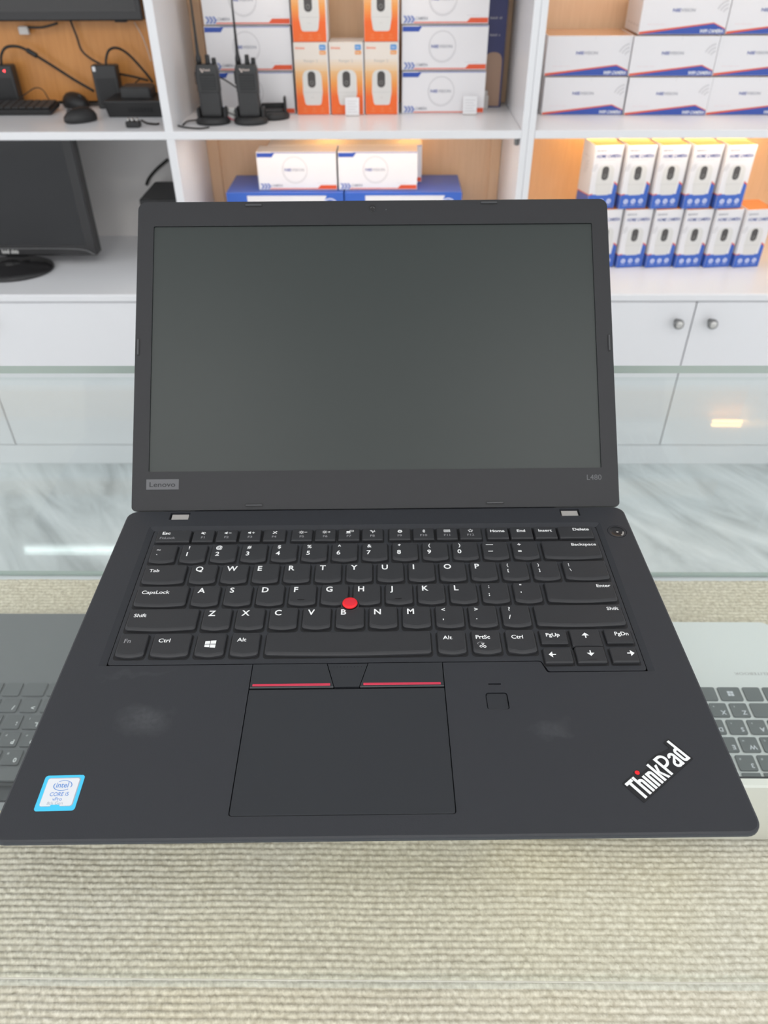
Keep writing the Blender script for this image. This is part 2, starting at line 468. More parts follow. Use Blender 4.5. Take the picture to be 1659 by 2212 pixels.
def ceiling_panel(x, y, label):
    t = thing('ceiling_light', label, 'light', (x, y, ZCEIL), 0, 'square ceiling lights')
    b = MB(); b.plate(rrect(0, 0, 0.64, 0.64, 0.01, 2), [rrect(0, 0, 0.59, 0.59, 0.005, 2)], -0.022, -0.001, 'white_edge'); b.build('frame', t)
    b = MB(); b.box(-0.294, 0.294, -0.294, 0.294, -0.016, -0.006, 'panel_light'); b.build('diffuser', t)
for x, y, lb in ((0.75, -0.95, 'square white ceiling light above the front right of the glass counter'), (-0.75, -0.95, 'square white ceiling light above the front left of the glass counter'),
                 (-0.75, -2.3, 'square white ceiling light farthest back on the left side'), (0.75, -2.3, 'square white ceiling light farthest back on the right side')):
    ceiling_panel(x, y, lb)

# ------------------------------------------------------------------ wall shelving units
def knob(parent, x, z):
    b = MB(); b.T = FRONT(x, YD, z)
    b.lathe([(0.006, 0.0), (0.006, 0.012), (0.0125, 0.017), (0.0135, 0.023), (0.0115, 0.028)], 'steel_dark', 20)
    b.lathe([(0.0, 0.0279), (0.0095, 0.0281), (0.008, 0.0287), (0.0, 0.0289)], 'chrome', 20)
    b.build('knob', parent)
def shelf_unit(name, label, x0, x1, dividers, doors, knobs, backs):
    t = thing(name, label, 'shelves', ((x0 + x1) / 2, YD, ZF)); ox, oy, oz = t.location
    def part(nm, x0, x1, y0, y1, z0, z1, m, ch=0.0012, parent=t):
        b = MB(); b.T = Matrix.Translation((-ox, -oy, -oz)); b.box(x0, x1, y0, y1, z0, z1, m, ch); return b.build(nm, parent)
    ZT = 1.42
    for xa in (x0, x1 - 0.0155): part('side_panel', xa, xa + 0.0155, YS, YB + 0.02, ZC + 0.0002, ZT, 'white')
    for xa in dividers: part('divider', xa, xa + 0.02, YS, YB, ZC + 0.0002, ZT, 'white')
    part('countertop', x0, x1, YD - 0.006, YB + 0.02, ZC - 0.02, ZC, 'white', 0.003)
    for z in (ZS, 0.345, 0.745, 1.075):
        xs = dividers[0] + 0.0202 if dividers and z == 0.345 else x0 + 0.0157      # the screen's bay has no shelf at that level
        part('shelf', xs, x1 - 0.0157, YS - 0.001, YB, z - 0.018, z, 'white')
    part('top_board', x0 + 0.0157, x1 - 0.0157, YS, YB, ZT - 0.018, ZT, 'white')
    for (xa, xb, za, zb, m) in backs: part('back_panel', xa, xb, YB, YB + 0.012, za, zb, m, 0)
    part('carcass', x0, x1, YD + 0.02, YB + 0.02, ZF + 0.07, ZC - 0.02, 'white')
    part('plinth', x0, x1, YD + 0.001, YD + 0.019, ZF, ZF + 0.0655, 'white')
    ds = []
    for k, (xa, xb) in enumerate(doors):
        d = part('door', xa + 0.0015, xb - 0.0015, YD, YD + 0.018, ZF + 0.068, ZC - 0.0235, 'white', 0.0015); ds.append(d)
    for k, x in knobs:
        b = MB(); b.T = Matrix.Translation((-ox, -oy, -oz)) @ FRONT(x, YD, -0.497)
        b.lathe([(0.006, 0.0), (0.006, 0.012), (0.0125, 0.017), (0.0135, 0.023), (0.0115, 0.028), (0.0095, 0.0282)], 'steel_dark', 20)
        b.lathe([(0.0095, 0.0281), (0.0085, 0.0288), (0.004, 0.0286)], 'chrome', 20)
        b.build('knob', ds[k])
    return t, part
dA = [(0.315 - 0.47 * (k + 1) + (0.0 if k == 3 else 0), 0.315 - 0.47 * k) for k in range(4)]
bz = [(ZC, ZS - 0.018), (ZS, 0.327), (0.345, 0.727), (0.745, 1.057), (1.075, 1.40)]
backsA = [(-1.55, -0.531, bz[0][0], bz[0][1], 'offwhite'), (-1.55, -0.531, ZS + 0.007, bz[2][1], 'wood')] + [(-1.55, -0.531, a, c, 'peach') for a, c in bz[3:]] + \
         [(-0.511, 0.3125, a, c, 'peach') for a, c in bz]
uA, pA = shelf_unit('shelf_unit', 'wide white shelf unit behind the laptop, with monitors in its left bay', -1.565, 0.3285, [-0.531], [(-1.565, -1.095), (-1.095, -0.625), (-0.625, -0.155), (-0.155, 0.3285)],
                    [(0, -1.14), (1, -1.05), (2, -0.20), (3, -0.11)], backsA)
for a, c in (bz[0], bz[1]):                                     # corner battens that hold the back panel of the middle bay
    pA('batten', -0.5108, -0.4795, YB - 0.008, YB - 0.0003, a + 0.0005, c - 0.0005, 'peach', 0.0008)
    pA('batten', 0.2832, 0.3122, YB - 0.008, YB - 0.0003, a + 0.0005, c - 0.0005, 'peach', 0.0008)
b = MB(); b.T = Matrix.Translation(-uA.location); b.box(0.302, 0.3125, 1.812, 1.825, -0.105, -0.0855, 'steel_dark', 0.002); b.build('shelf_support', uA)
uB, pB = shelf_unit('shelf_unit', 'white shelf unit on the right, holding rows of white and blue boxes', 0.3290, 1.245, [], [(0.329, 0.788), (0.788, 1.245)],
                    [(0, 0.746), (1, 0.833)], [(0.3445, 1.2295, a, c, 'peach') for a, c in bz])

def led(x0, x1, y, z, label, group=None, m='warm_led'):
    t = thing('led_strip', label, 'light', ((x0 + x1) / 2, y, z), 0, group)
    h = (x1 - x0) / 2
    b = MB(); b.box(-h, h, -0.009, 0.009, -0.003, -0.0002, 'white_edge'); b.build('holder', t)
    b = MB(); b.box(-h + 0.003, h - 0.003, -0.006, 0.006, -0.006, -0.003, m); b.build('diffuser', t)
led(0.47, 1.06, 2.07, ZS - 0.018, 'warm LED strip under the shelf above the blue and white boxes')
led(-0.20, -0.13, 2.07, ZS - 0.018, 'short warm LED bar under the middle shelf, left of the pair', 'LED bars under the middle shelf')
led(0.025, 0.095, 2.07, ZS - 0.018, 'short warm LED bar under the middle shelf, right of the pair', 'LED bars under the middle shelf')
led(-0.35, 0.15, 1.93, 0.327, 'added warm fill light strip under the shelf above the white and orange boxes', m='fill_led')  # fill light added out of view to brighten the upper middle bay
led(0.45, 1.15, 1.93, 0.327, 'added warm fill light strip under the shelf above the white camera boxes on the right', m='fill_led')  # unseen fill light, added for the upper right bay
led(1.12, 1.245 - 0.018, 2.095, 1.057, 'short warm LED bar under the top shelf of the right unit')
led(-0.46, 0.26, 1.86, ZS - 0.018, 'added soft white fill light strip hidden near the front edge under the middle shelf', m='fill_led')  # added behind the shelf edge to lift the lower middle bay
led(0.40, 1.18, 1.846, ZS - 0.018, 'added pale amber fill light strip hidden near the front edge under the right shelf', m='amber_fill_led')  # extra fill put in to brighten the home camera box fronts
t = thing('tube_light', 'long white tube light along the top front of the wide shelf unit', 'light', (-0.63, 1.745, 1.34))
b = MB(); b.T = Matrix.Translation((0, 0, 0)) @ Matrix.Rotation(PI / 2, 4, 'Y'); b.T = b.T @ Matrix.Translation((0, 0, -0.6))
b.lathe([(0.003, 0.0), (0.0085, 0.003), (0.0085, 1.197), (0.003, 1.2)], 'tube_light', 16); b.build('tube', t)
b = MB(); b.box(-0.62, 0.62, 0.016, 0.044, -0.009, 0.009, 'white_edge', 0.003)
for sx in (-1, 1): b.box(sx * 0.612 - 0.010, sx * 0.612 + 0.010, -0.0105, 0.018, -0.0105, 0.0105, 'white_edge', 0.002)
b.build('fitting', t)

# ------------------------------------------------------------------ glass display counter
YG0, YG1, XG = -0.0487, 0.4802, 0.95
t = thing('display_counter', 'glass topped display counter holding the black laptop, with carpet inside', 'counter', (0, 0.215, ZF))
TI = Matrix.Translation(-t.location)
def pane(nm, x0, x1, y0, y1, z0, z1, edges, m='glass'):
    """sheet of glass; edges: faces (of 'x-','x+','y-','y+','z-','z+') that show the sheet's green edge"""
    b = MB(); b.T = TI
    q = {'x-': [(x0, y0, z0), (x0, y0, z1), (x0, y1, z1), (x0, y1, z0)], 'x+': [(x1, y0, z0), (x1, y1, z0), (x1, y1, z1), (x1, y0, z1)],
         'y-': [(x0, y0, z0), (x1, y0, z0), (x1, y0, z1), (x0, y0, z1)], 'y+': [(x0, y1, z0), (x0, y1, z1), (x1, y1, z1), (x1, y1, z0)],
         'z-': [(x0, y0, z0), (x0, y1, z0), (x1, y1, z0), (x1, y0, z0)], 'z+': [(x0, y0, z1), (x1, y0, z1), (x1, y1, z1), (x0, y1, z1)]}
    for k, f in q.items(): b.poly(f, 'glass_edge' if k in edges else m)
    return b.build(nm, t)
top = pane('glass_top', -XG, XG, YG0, YG1, -0.008, 0.0, ('x-', 'x+', 'y+'))
b = MB(); b.T = TI; b.box(-XG, XG, YG0 - 0.0002, YG0 + 0.0002, -0.0004, 0.0001, 'glass_rim'); b.build('polished_edge', top)
pane('front_glass', -XG, XG, YG0, YG0 + 0.006, -0.280, -0.0083, (), 'glass_ar')
pane('back_glass', -XG, XG, 0.468, 0.473, -0.262, -0.0083, ())
for sx in (-1, 1): pane('side_glass', *sorted((sx * XG, sx * (XG - 0.006))), YG0 + 0.0065, 0.4675, -0.28, -0.0083, ('y-', 'y+'))
b = MB(); b.T = TI; b.box(-XG, XG, YG0 + 0.0062, 0.4795, -0.290, -0.2705, 'white', 0.001); b.build('shelf_board', t)
b = MB(); b.T = TI; b.box(-XG + 0.01, XG - 0.01, 0.4755, 0.4800, -0.2702, -0.2655, 'glass_edge', 0.0008); b.build('bottom_channel', t)
b = MB(); b.T = TI; b.box(-XG + 0.02, XG - 0.02, 0.0, 0.44, ZF + 0.06, -0.2905, 'white', 0.002); b.build('cabinet_body', t)
b = MB(); b.T = TI; b.box(-XG + 0.04, XG - 0.04, 0.03, 0.41, ZF, ZF + 0.0595, 'white', 0.001); b.build('plinth', t)

# carpet: ribbed rows of loops as a displaced sheet
def carpet():
    x0, x1, y0, y1 = -0.94, 0.94, YG0 + 0.0075, 0.4655
    nx, ny = int((x1 - x0) / 0.0008), int((y1 - y0) / 0.00092)
    X, Y = np.meshgrid(np.linspace(x0, x1, nx), np.linspace(y0, y1, ny))
    rng = np.random.default_rng(3)
    pitch = 0.0047
    wob = 0.0003 * np.sin(X * 31 + 1.3) + 0.0002 * np.sin(X * 83 + Y * 20)
    row = (Y + wob) / pitch
    ri = np.floor(row).astype(int); rf = row - ri
    ph = rng.random(400); lw = 0.0023
    s = X / lw + ph[ri % 400] * 7 + 0.9 * (rf - .5) 
    si = np.floor(s).astype(int); sf = s - si
    hsh = np.sin(si * 12.9898 + ri * 78.233) * 43758.5453; hsh = hsh - np.floor(hsh)
    prof = 0.10 + 0.90 * np.sin(np.pi * rf) ** 0.6
    loop = 0.58 + 0.42 * np.sin(np.pi * sf) ** 0.8
    H = 0.0024 * prof * loop * (0.7 + 0.6 * hsh)
    Z = ZCARP - 0.0024 + H
    V = np.stack([X, Y, Z], -1).reshape(-1, 3)
    idx = np.arange(nx * ny).reshape(ny, nx)
    F = np.stack([idx[:-1, :-1], idx[:-1, 1:], idx[1:, 1:], idx[1:, :-1]], -1).reshape(-1, 4)
    me = D.meshes.new('carpet')
    me.vertices.add(len(V)); me.vertices.foreach_set('co', V.ravel().astype(np.float32))
    me.loops.add(F.size); me.loops.foreach_set('vertex_index', F.ravel().astype(np.int32))
    me.polygons.add(len(F)); me.polygons.foreach_set('loop_start', np.arange(0, F.size, 4, dtype=np.int32))
    me.polygons.foreach_set('use_smooth', np.ones(len(F), dtype=bool))
    me.update(); me.validate()
    me.materials.append(M['carpet'])
    o = D.objects.new('carpet', me); COL.objects.link(o)
    return o
tag(carpet(), 'beige ribbed loop carpet lining the inside of the glass counter', 'carpet')

# ------------------------------------------------------------------ the black laptop
mm = 0.001
LAP = thing('laptop', 'open black laptop with a red pointing stick, standing on the glass counter', 'laptop', (0, 0, 0), 0.018)
ZD = 21.0
SCALE = Matrix.Scale(mm, 4)
def lmb(z=ZD): b = MB(); b.T = SCALE @ Matrix.Translation((0, 0, z)); return b
def lpart(b, nm, parent=LAP, label=None):
    o = b.build(nm, parent)
    if label: o['label'] = label
    return o
W2, DY = 168.3, 233.2
well_out = [(-150, 216.5), (-150, 98.4), (-67.1, 98.4), (-67.1, 10.9), (35.5, 10.9), (35.5, 98.4), (88.2, 98.4), (90.6, 90.9), (148, 90.9), (148, 216.5)]
well_hole = fillet(well_out, [3, 0, 0, 1.6, 1.6, 0, 2, 1.5, 0, 3])
hw = [(-138.8, -125.4), (123.6, 136.7)]
fp_o = rrect(61.7, 72.6, 11.4, 10.8, 1.6, 3); slit = rrect(61.6, 83.5, 6.8, 1.0, .45, 3)
pw_c = (156.9, 206.8)
circ = [(pw_c[0] + 6.2 * math.cos(2 * PI * i / 28), pw_c[1] + 6.2 * math.sin(2 * PI * i / 28)) for i in range(28)]
b = lmb()
outl = lambda ins: [(x * (1.0125 - 0.018 * y / DY) - 0.3, y) for x, y in rrect(0, DY / 2, 2 * W2 - 2 * ins, DY - 2 * ins, 7 - min(ins, 4), 6)]
b.plate(outl(1.2), [well_hole, fp_o, slit, circ] + [rrect((a + c) / 2, 227.3, c - a, 7.4, .4, 2) for a, c in hw], -1.6, 0.0, 'deck')
b.loft([[(*p, z) for p in outl(i)] for i, z in ((1.2, 0), (.35, -.35), (0, -1.2), (0, -2.6), (2.5, -6.5), (9, -12), (14, -17.6))], 'plastic', c0=False)
# sloping rim round the keyboard well
for a0, a1, i0, i1 in (((-150, 98.5), (-150, 216.5), (-146.2, 98.5), (-146.2, 212.7)), ((-150, 216.5), (148, 216.5), (-146.2, 212.7), (144.7, 212.7)), ((148, 216.5), (148, 91), (144.7, 212.7), (144.7, 91))):
    b.poly([(*i0, -1.1), (*i1, -1.1), (*a1, 0.0), (*a0, 0.0)], 'deck')
b.poly([(-151, 90, -3.2), (149, 90, -3.2), (149, 218, -3.2), (-151, 218, -3.2)], 'gap')
b.poly([(-69, 9, -3.2), (37, 9, -3.2), (37, 99, -3.2), (-69, 99, -3.2)], 'gap')
b.poly([(52, 64, -3), (72, 64, -3), (72, 86, -3), (52, 86, -3)], 'gap')
for a, c in hw: b.poly([(a - 1, 222, -5), (c + 1, 222, -5), (c + 1, 232, -5), (a - 1, 232, -5)], 'gap')
b.poly([(149, 199, -3), (165, 199, -3), (165, 214, -3), (149, 214, -3)], 'gap')
b.disc(-118.0, 107.5, .25, .02, 'badge_grey', 8)
lpart(b, 'base')
b = lmb(); b.loft([[(x, 236.2 + 4.0 * math.cos(k * PI / 8), -6.4 + 4.2 * math.sin(k * PI / 8)) for k in range(16)] for x in (-124, 122)], 'plastic', smooth=True); lpart(b, 'hinge_bar')
for a, c in hw:
    b = lmb(); b.loft([[(x, y, z) for y, z in ((224.2, -2.6), (225.0, -1.3), (230.0, -.9), (230.6, -3.5), (224.2, -3.5))] for x in (a + 1.2, c - 1.0)], 'hinge_metal')
    lpart(b, 'hinge', label='silver hinge barrel in a slot')
for sx in (-1, 1):
    for y in (24, 205):
        b = lmb(0); b.slab(rrect(sx * 135, y, 26, 8, 3.5, 4), 0.0, 3.5, 'gap', 0.6); lpart(b, 'rubber_foot')

# keyboard frame with a cut-out under each key
KX, R = -142.6, {'n': 180.3, 'q': 161.4, 'a': 142.5, 'z': 123.6, 'b': 104.3}
KEYS = []          # x0, x1, y0, y1, kind, legends
def K(x0, x1, y0, y1, kind, *leg): KEYS.append((x0, x1, y0, y1, kind, leg))
def rowk(row, items, gap=2.7):
    u = 0.0
    for wd, *leg in items:
        x0 = KX + u * 19.05; x1 = x0 + wd * 19.05 - gap; u += wd
        if u > 14.9: x1 = 141.5
        K(x0, x1, R[row], R[row] + 16.1, 'k', *leg)
two = lambda a, c: ('two', a, c)
L = lambda c: ('L', c)
wl = lambda s: ('word', s)
wr = lambda s: ('wordr', s)
rowk('n', [(1, two('~', '`'))] + [(1, two(a, c)) for a, c in zip('!@#$%^&*()', '1234567890')] + [(1, ('bars', 1)), (1, two('+', '=')), (2, wr('Backspace'))])
rowk('q', [(1.5, wl('Tab'))] + [(1, L(c)) for c in 'QWERTYUIOP'] + [(1, ('sm2', '{', '[')), (1, ('sm2', '}', ']')), (1.5, ('sm2', '|', '\\'))])
rowk('a', [(1.75, wl('CapsLock'))] + [(1, L(c)) for c in 'ASDFGHJKL'] + [(1, two(':', ';')), (1, two('"', "'")), (2.25, wr('Enter'))])
rowk('z', [(2.25, wl('Shift'))] + [(1, L(c)) for c in 'ZXCVBNM'] + [(1, two('<', ',')), (1, two('>', '.')), (1, two('?', '/')), (2.75, wr('Shift'))])
yb = R['b']
for x0, x1, leg in ((-143.2, -127.1, ('dim', 'Fn')), (-124.2, -103, wl('Ctrl')), (-100, -83.6, ('win',)), (-80.7, -64.8, wl('Alt')), (-61.6, 30.0, None), (33.4, 49.3, wl('Alt')), (52.6, 68.5, ('prt',)), (71.5, 87.9, wl('Ctrl'))):
    K(x0, x1, yb, yb + 16.1, 'k', *([leg] if leg else []))
K(90.8, 105.9, 109.9, 120.3, 'f', ('pg', 'PgUp')); K(127.0, 142.0, 109.9, 120.3, 'f', ('pgr', 'PgDn'))
K(107.6, 124.4, 107.9, 120.3, 'f', ('arrow', 0)); K(90.5, 106.0, 96.3, 106.6, 'f', ('arrow', 1)); K(108.0, 124.2, 96.3, 107.4, 'f', ('arrow', 2)); K(126.9, 141.5, 96.3, 106.6, 'f', ('arrow', 3))
fx = [(-142.4, -120.3, ('esc',)), (-119.1, -105.2, ('F', 'F1', 'mute')), (-103.8, -90.1, ('F', 'F2', 'vol-')), (-88.8, -74.8, ('F', 'F3', 'vol+')), (-73.4, -58.9, ('F', 'F4', 'mic')), (-55.1, -41.5, ('F', 'F5', 'sun-')), (-39.9, -26.4, ('F', 'F6', 'sun+')),
      (-24.8, -10.8, ('F', 'F7', 'proj')), (-9.5, 4.3, ('F', 'F8', 'wifi')), (8, 22.1, ('F', 'F9', 'gear')), (23.6, 37.4, ('F', 'F10', 'bt')), (38.8, 52.5, ('F', 'F11', 'kb')), (53.8, 68.1, ('F', 'F12', 'star')),
      (71.5, 85.6, ('ctr', 'Home')), (86.7, 101.3, ('ctr', 'End')), (102.4, 117, ('ctr', 'Insert')), (118.1, 140.4, ('del', 'Delete'))]
for x0, x1, leg in fx: K(x0, x1, 199.4, 210.8, 'f', leg)
b = lmb()
fr = [(-145.6, 212.1), (-145.6, 99.35), (88.8, 99.35), (91.7, 91.9), (144.1, 91.9), (144.1, 212.1)]
b.plate(fillet(fr, [2, 2, 2.2, 1.5, 2, 2]), [], -2.6, -0.5, 'plastic')
for x0, x1, y0, y1, kind, leg in KEYS:
    e = 0.75
    b.poly([(*p, -0.47) for p in rrect((x0 + x1) / 2, (y0 + y1) / 2 - (.65 if kind == 'k' else .3), x1 - x0 + 2 * e, y1 - y0 + 2 * e + (.7 if kind == 'k' else .2), 2.2 if kind == 'k' else 1.0, 4)], 'gap')
lpart(b, 'keyboard_frame')

def key_outline(x0, x1, y0, y1, il, it, ib, rt, rb, bulge):
    x0 += il; x1 -= il; y1 -= it; y0 += ib; P = []
    def arc(cx, cy, r, a0, a1, n):
        for i in range(n + 1):
            a = math.radians(a0 + (a1 - a0) * i / n); P.append((cx + r * math.cos(a), cy + r * math.sin(a)))
    arc(x1 - rt, y1 - rt, rt, 0, 90, 3); arc(x0 + rt, y1 - rt, rt, 90, 180, 3)
    arc(x0 + rb, y0 + rb, rb, 180, 262, 4)
    n = 8
    for i in range(1, n):
        s = i / n; P.append((x0 + rb + (x1 - x0 - 2 * rb) * s, y0 - bulge * math.sin(PI * s)))
    arc(x1 - rb, y0 + rb, rb, 278, 360, 4)
    return P
ZT = 1.35
def stroke(b, pts, wd, z, m):
    for p, q in zip(pts, pts[1:]):
        d = Vector((q[0] - p[0], q[1] - p[1])); d.normalize(); n = Vector((-d.y, d.x)) * wd / 2
        b.poly([(p[0] + n.x, p[1] + n.y, z), (p[0] - n.x, p[1] - n.y, z), (q[0] - n.x, q[1] - n.y, z), (q[0] + n.x, q[1] + n.y, z)], m)
def icon(b, k, x, y, z, m):
    if k in ('mute', 'vol-', 'vol+'):
        b.poly([(x - 1.9, y - .5, z), (x - 1.1, y - .5, z), (x - .1, y - 1.3, z), (x - .1, y + 1.3, z), (x - 1.1, y + .5, z), (x - 1.9, y + .5, z)], m)
        if k == 'mute': stroke(b, [(x - 1.7, y + 1.3), (x + .6, y - 1.3)], .3, z + .01, m); stroke(b, [(x + .3, y + .8), (x + .9, y)], .35, z, m)
        else: stroke(b, [(x + .7, y), (x + 2.5, y)], .42, z, m)
        if k == 'vol+': stroke(b, [(x + 1.6, y - .9), (x + 1.6, y + .9)], .42, z, m)
    elif k == 'mic': stroke(b, [(x - 1.3, y + 1.2), (x + 1.3, y - 1.2)], .42, z, m); stroke(b, [(x - 1.3, y - 1.2), (x + 1.2, y + 1.2)], .8, z, m)
    elif k in ('sun-', 'sun+'):
        b.ring(x - .7, y, .55, .9, z, m, n=12)
        for i in range(8):
            a = i * PI / 4; stroke(b, [(x - .7 + 1.15 * math.cos(a), y + 1.15 * math.sin(a)), (x - .7 + 1.65 * math.cos(a), y + 1.65 * math.sin(a))], .32, z, m)
        stroke(b, [(x + 1.3, y), (x + 3.0, y)], .42, z, m)
        if k == 'sun+': stroke(b, [(x + 2.15, y - .85), (x + 2.15, y + .85)], .42, z, m)
    elif k == 'proj':
        b.poly([(x - 1.9, y - .9, z), (x + .6, y - .9, z), (x + .6, y + .7, z), (x - 1.9, y + .7, z)], m); b.poly([(x - 2.3, y - 1.5, z), (x + .8, y - 1.5, z), (x + .6, y - 1.1, z), (x - 2.0, y - 1.1, z)], m)
        stroke(b, [(x + .9, y + .2), (x + 2.6, y + .2), (x + 2.6, y + 1.4), (x + .2, y + 1.4), (x + .2, y + .9)], .35, z, m)
    elif k == 'wifi':
        stroke(b, [(x, y - 1.4), (x, y + .5)], .5, z, m); b.ring(x, y + .6, .9, 1.3, z, m, PI * .75, PI * 1.25, 6); b.ring(x, y + .6, .9, 1.3, z, m, -PI * .25, PI * .25, 6); stroke(b, [(x - 1.8, y + 1.2), (x + 1.6, y - .3)], .4, z, m)
    elif k == 'gear':
        b.ring(x, y, .5, 1.15, z, m, n=14)
        for i in range(8):
            a = i * PI / 4; stroke(b, [(x + 1.1 * math.cos(a), y + 1.1 * math.sin(a)), (x + 1.6 * math.cos(a), y + 1.6 * math.sin(a))], .6, z, m)
    elif k == 'bt': stroke(b, [(x - .8, y - .8), (x + .8, y + .75), (x, y + 1.5), (x, y - 1.5), (x + .8, y - .75), (x - .8, y + .8)], .36, z, m)
    elif k == 'kb':
        stroke(b, [(x - 1.9, y - 1.1), (x + 1.9, y - 1.1), (x + 1.9, y + 1.1), (x - 1.9, y + 1.1), (x - 1.9, y - 1.1)], .3, z, m)
        for q in (-.5, .0, .5): stroke(b, [(x - 1.5, y + q), (x + 1.5, y + q)], .26, z, m)
    elif k == 'star':
        P = [(x + (1.7 if i % 2 == 0 else .8) * math.sin(i * PI / 5), y + (1.6 if i % 2 == 0 else .75) * math.cos(i * PI / 5)) for i in range(11)]; stroke(b, P, .36, z, m)
BO = 0.022
for x0, x1, y0, y1, kind, leg in KEYS:
    b = lmb()
    if kind == 'k':
        lv = [(-.45, 0, 0, 0), (.5, .1, .1, .15), (1.05, .35, .3, 1.2), (ZT, .8, .55, 2.0)]
        b.loft([[(*p, z) for p in key_outline(x0, x1, y0, y1, a, t_, f_, 1.0, 2.2, .95)] for z, a, t_, f_ in lv], 'key', c0=False)
    else:
        fi = 2.2 if (leg and leg[0][0] in ('pg', 'pgr')) else (.3 if (leg and leg[0][0] == 'arrow' and leg[0][1] == 0) else .9)
        lv = [(-.45, 0, 0, 0), (.7, .1, .1, .1), (1.1, .35, .2, .35), (ZT, .7, .4, fi)]
        b.loft([[(*p, z) for p in key_outline(x0, x1, y0, y1, a, t_, f_, .6, .8, 0)] for z, a, t_, f_ in lv], 'key', c0=False)
    z = ZT + .03; m = 'legend'
    for lg in leg:
        k = lg[0]
        if k == 'L': b.text(lg[1], x0 + 2.9, y1 - 6.2, 4.0, m, z, BO)
        elif k == 'two':
            b.text(lg[1], x0 + 4.7, y1 - 4.5 - (1.6 if lg[1] == '~' else 0) , 2.8, m, z, BO, align='C'); b.text(lg[2], x0 + 4.3, y1 - 10.9 - (1 if lg[2] in '`' else 0), 3.5 if lg[2].isdigit() else 2.9, m, z, BO, align='C')
        elif k == 'sm2': b.text(lg[1], x0 + 3.6, y1 - 4.5, 2.1, m, z, BO); b.text(lg[2], x0 + 3.6, y1 - 9.3, 2.1, m, z, BO)
        elif k == 'bars': stroke(b, [(x0 + 2.6, y1 - 3.0), (x0 + 7.2, y1 - 3.0)], .5, z, m); stroke(b, [(x0 + 3.4, y1 - 9.3), (x0 + 6.4, y1 - 9.3)], .5, z, m)
        elif k == 'word': b.text(lg[1], x0 + 3.2, y1 - 6.6, 2.6, m, z, .014, sx=1.08)
        elif k == 'wordr': b.text(lg[1], x1 - 1.9, y1 - 4.8, 2.4, m, z, .014, align='R', sx=1.10)
        elif k == 'dim': b.text(lg[1], x0 + 3.2, y1 - 6.8, 2.9, 'legend_dim', z, BO * .6)
        elif k == 'esc': b.text('Esc', x0 + 3.4, y1 - 4.2, 2.5, m, z, BO, sx=1.1); b.text('FnLock', x0 + 2.6, y1 - 8.6, 2.0, 'legend_dim', z, .01, sx=1.15)
        elif k == 'F': icon(b, lg[2], (x0 + x1) / 2 + .2, y1 - 3.3, z, m); b.text(lg[1], (x0 + x1) / 2, y1 - 8.4, 1.9, 'legend_dim', z, .012, align='C', sx=1.15)
        elif k == 'ctr': b.text(lg[1], (x0 + x1) / 2, y1 - 5.0, 2.3, m, z, BO, align='C', sx=1.12)
        elif k == 'del': b.text(lg[1], x1 - 2.0, y1 - 4.2, 2.4, m, z, BO, align='R', sx=1.12)
        elif k == 'pg': b.text(lg[1], x0 + 3.3, y1 - 5.2, 2.5, m, z, BO)
        elif k == 'pgr': b.text(lg[1], x1 - 1.8, y1 - 4.9, 2.5, m, z, BO, align='R')
        elif k == 'prt':
            b.text('PrtSc', x0 + 2.3, y1 - 6.4, 2.6, m, z, BO)
            b.ring(x0 + 4.6, y1 - 9.9, 1.5, 1.9, z, 'legend_dim', 0, PI * 1.2, 12, .6); b.ring(x0 + 4.6, y1 - 12.0, .5, .9, z, 'legend', n=8); b.ring(x0 + 6.6, y1 - 12.2, .5, .9, z, 'legend', n=8); stroke(b, [(x0 + 5.0, y1 - 11.4), (x0 + 6.6, y1 - 9.6)], .35, z, m); stroke(b, [(x0 + 6.3, y1 - 11.4), (x0 + 5.0, y1 - 9.6)], .35, z, m)
        elif k == 'win':
            cx, cy = (x0 + x1) / 2 - .1, y1 - 8.3
            for sx_ in (0, 1):
                for sy_ in (0, 1):
                    xa, xb = cx - 3.0 + sx_ * 3.0, cx - .3 + sx_ * 3.3; f1 = .85 + .15 * sx_ ; f2 = .93 + .15 * sx_
                    ya, yb2 = (.2, 2.5) if sy_ else (-2.5, -.2)
                    b.poly([(xa, cy + ya * f1, z), (xb, cy + ya * f2, z), (xb, cy + yb2 * f2, z), (xa, cy + yb2 * f1, z)], m)
        elif k == 'arrow':
            d = lg[1]; cx, cy = (x0 + x1) / 2, (y0 + y1) / 2
            cx, cy = {0: (cx, y1 - 4.6), 1: (x0 + 4.6, cy + .6), 2: (cx, cy + .9), 3: (x1 - 3.6, cy + 1.0)}[d]
            ca, sa = math.cos(d * PI / 2), math.sin(d * PI / 2); rt = lambda p: (cx + p[0] * ca - p[1] * sa, cy + p[0] * sa + p[1] * ca, z)
            b.poly([rt(p) for p in ((0, 2.0), (-2.1, -.2), (2.1, -.2))], m); b.poly([rt(p) for p in ((-.35, -.2), (.35, -.2), (.35, -2.0), (-.35, -2.0))][::-1], m)
            if d == 2: stroke(b, [(cx - 2.6, y0 + 2.1), (cx + 2.6, y0 + 2.1)], .35, z, 'gap')
    if leg and leg[0] in (('L', 'F'), ('L', 'J')): stroke(b, [(x0 + 5.6, y0 + 3.4), (x0 + 9.6, y0 + 3.4)], .5, z + .2, 'gap')
    lpart(b, 'key')

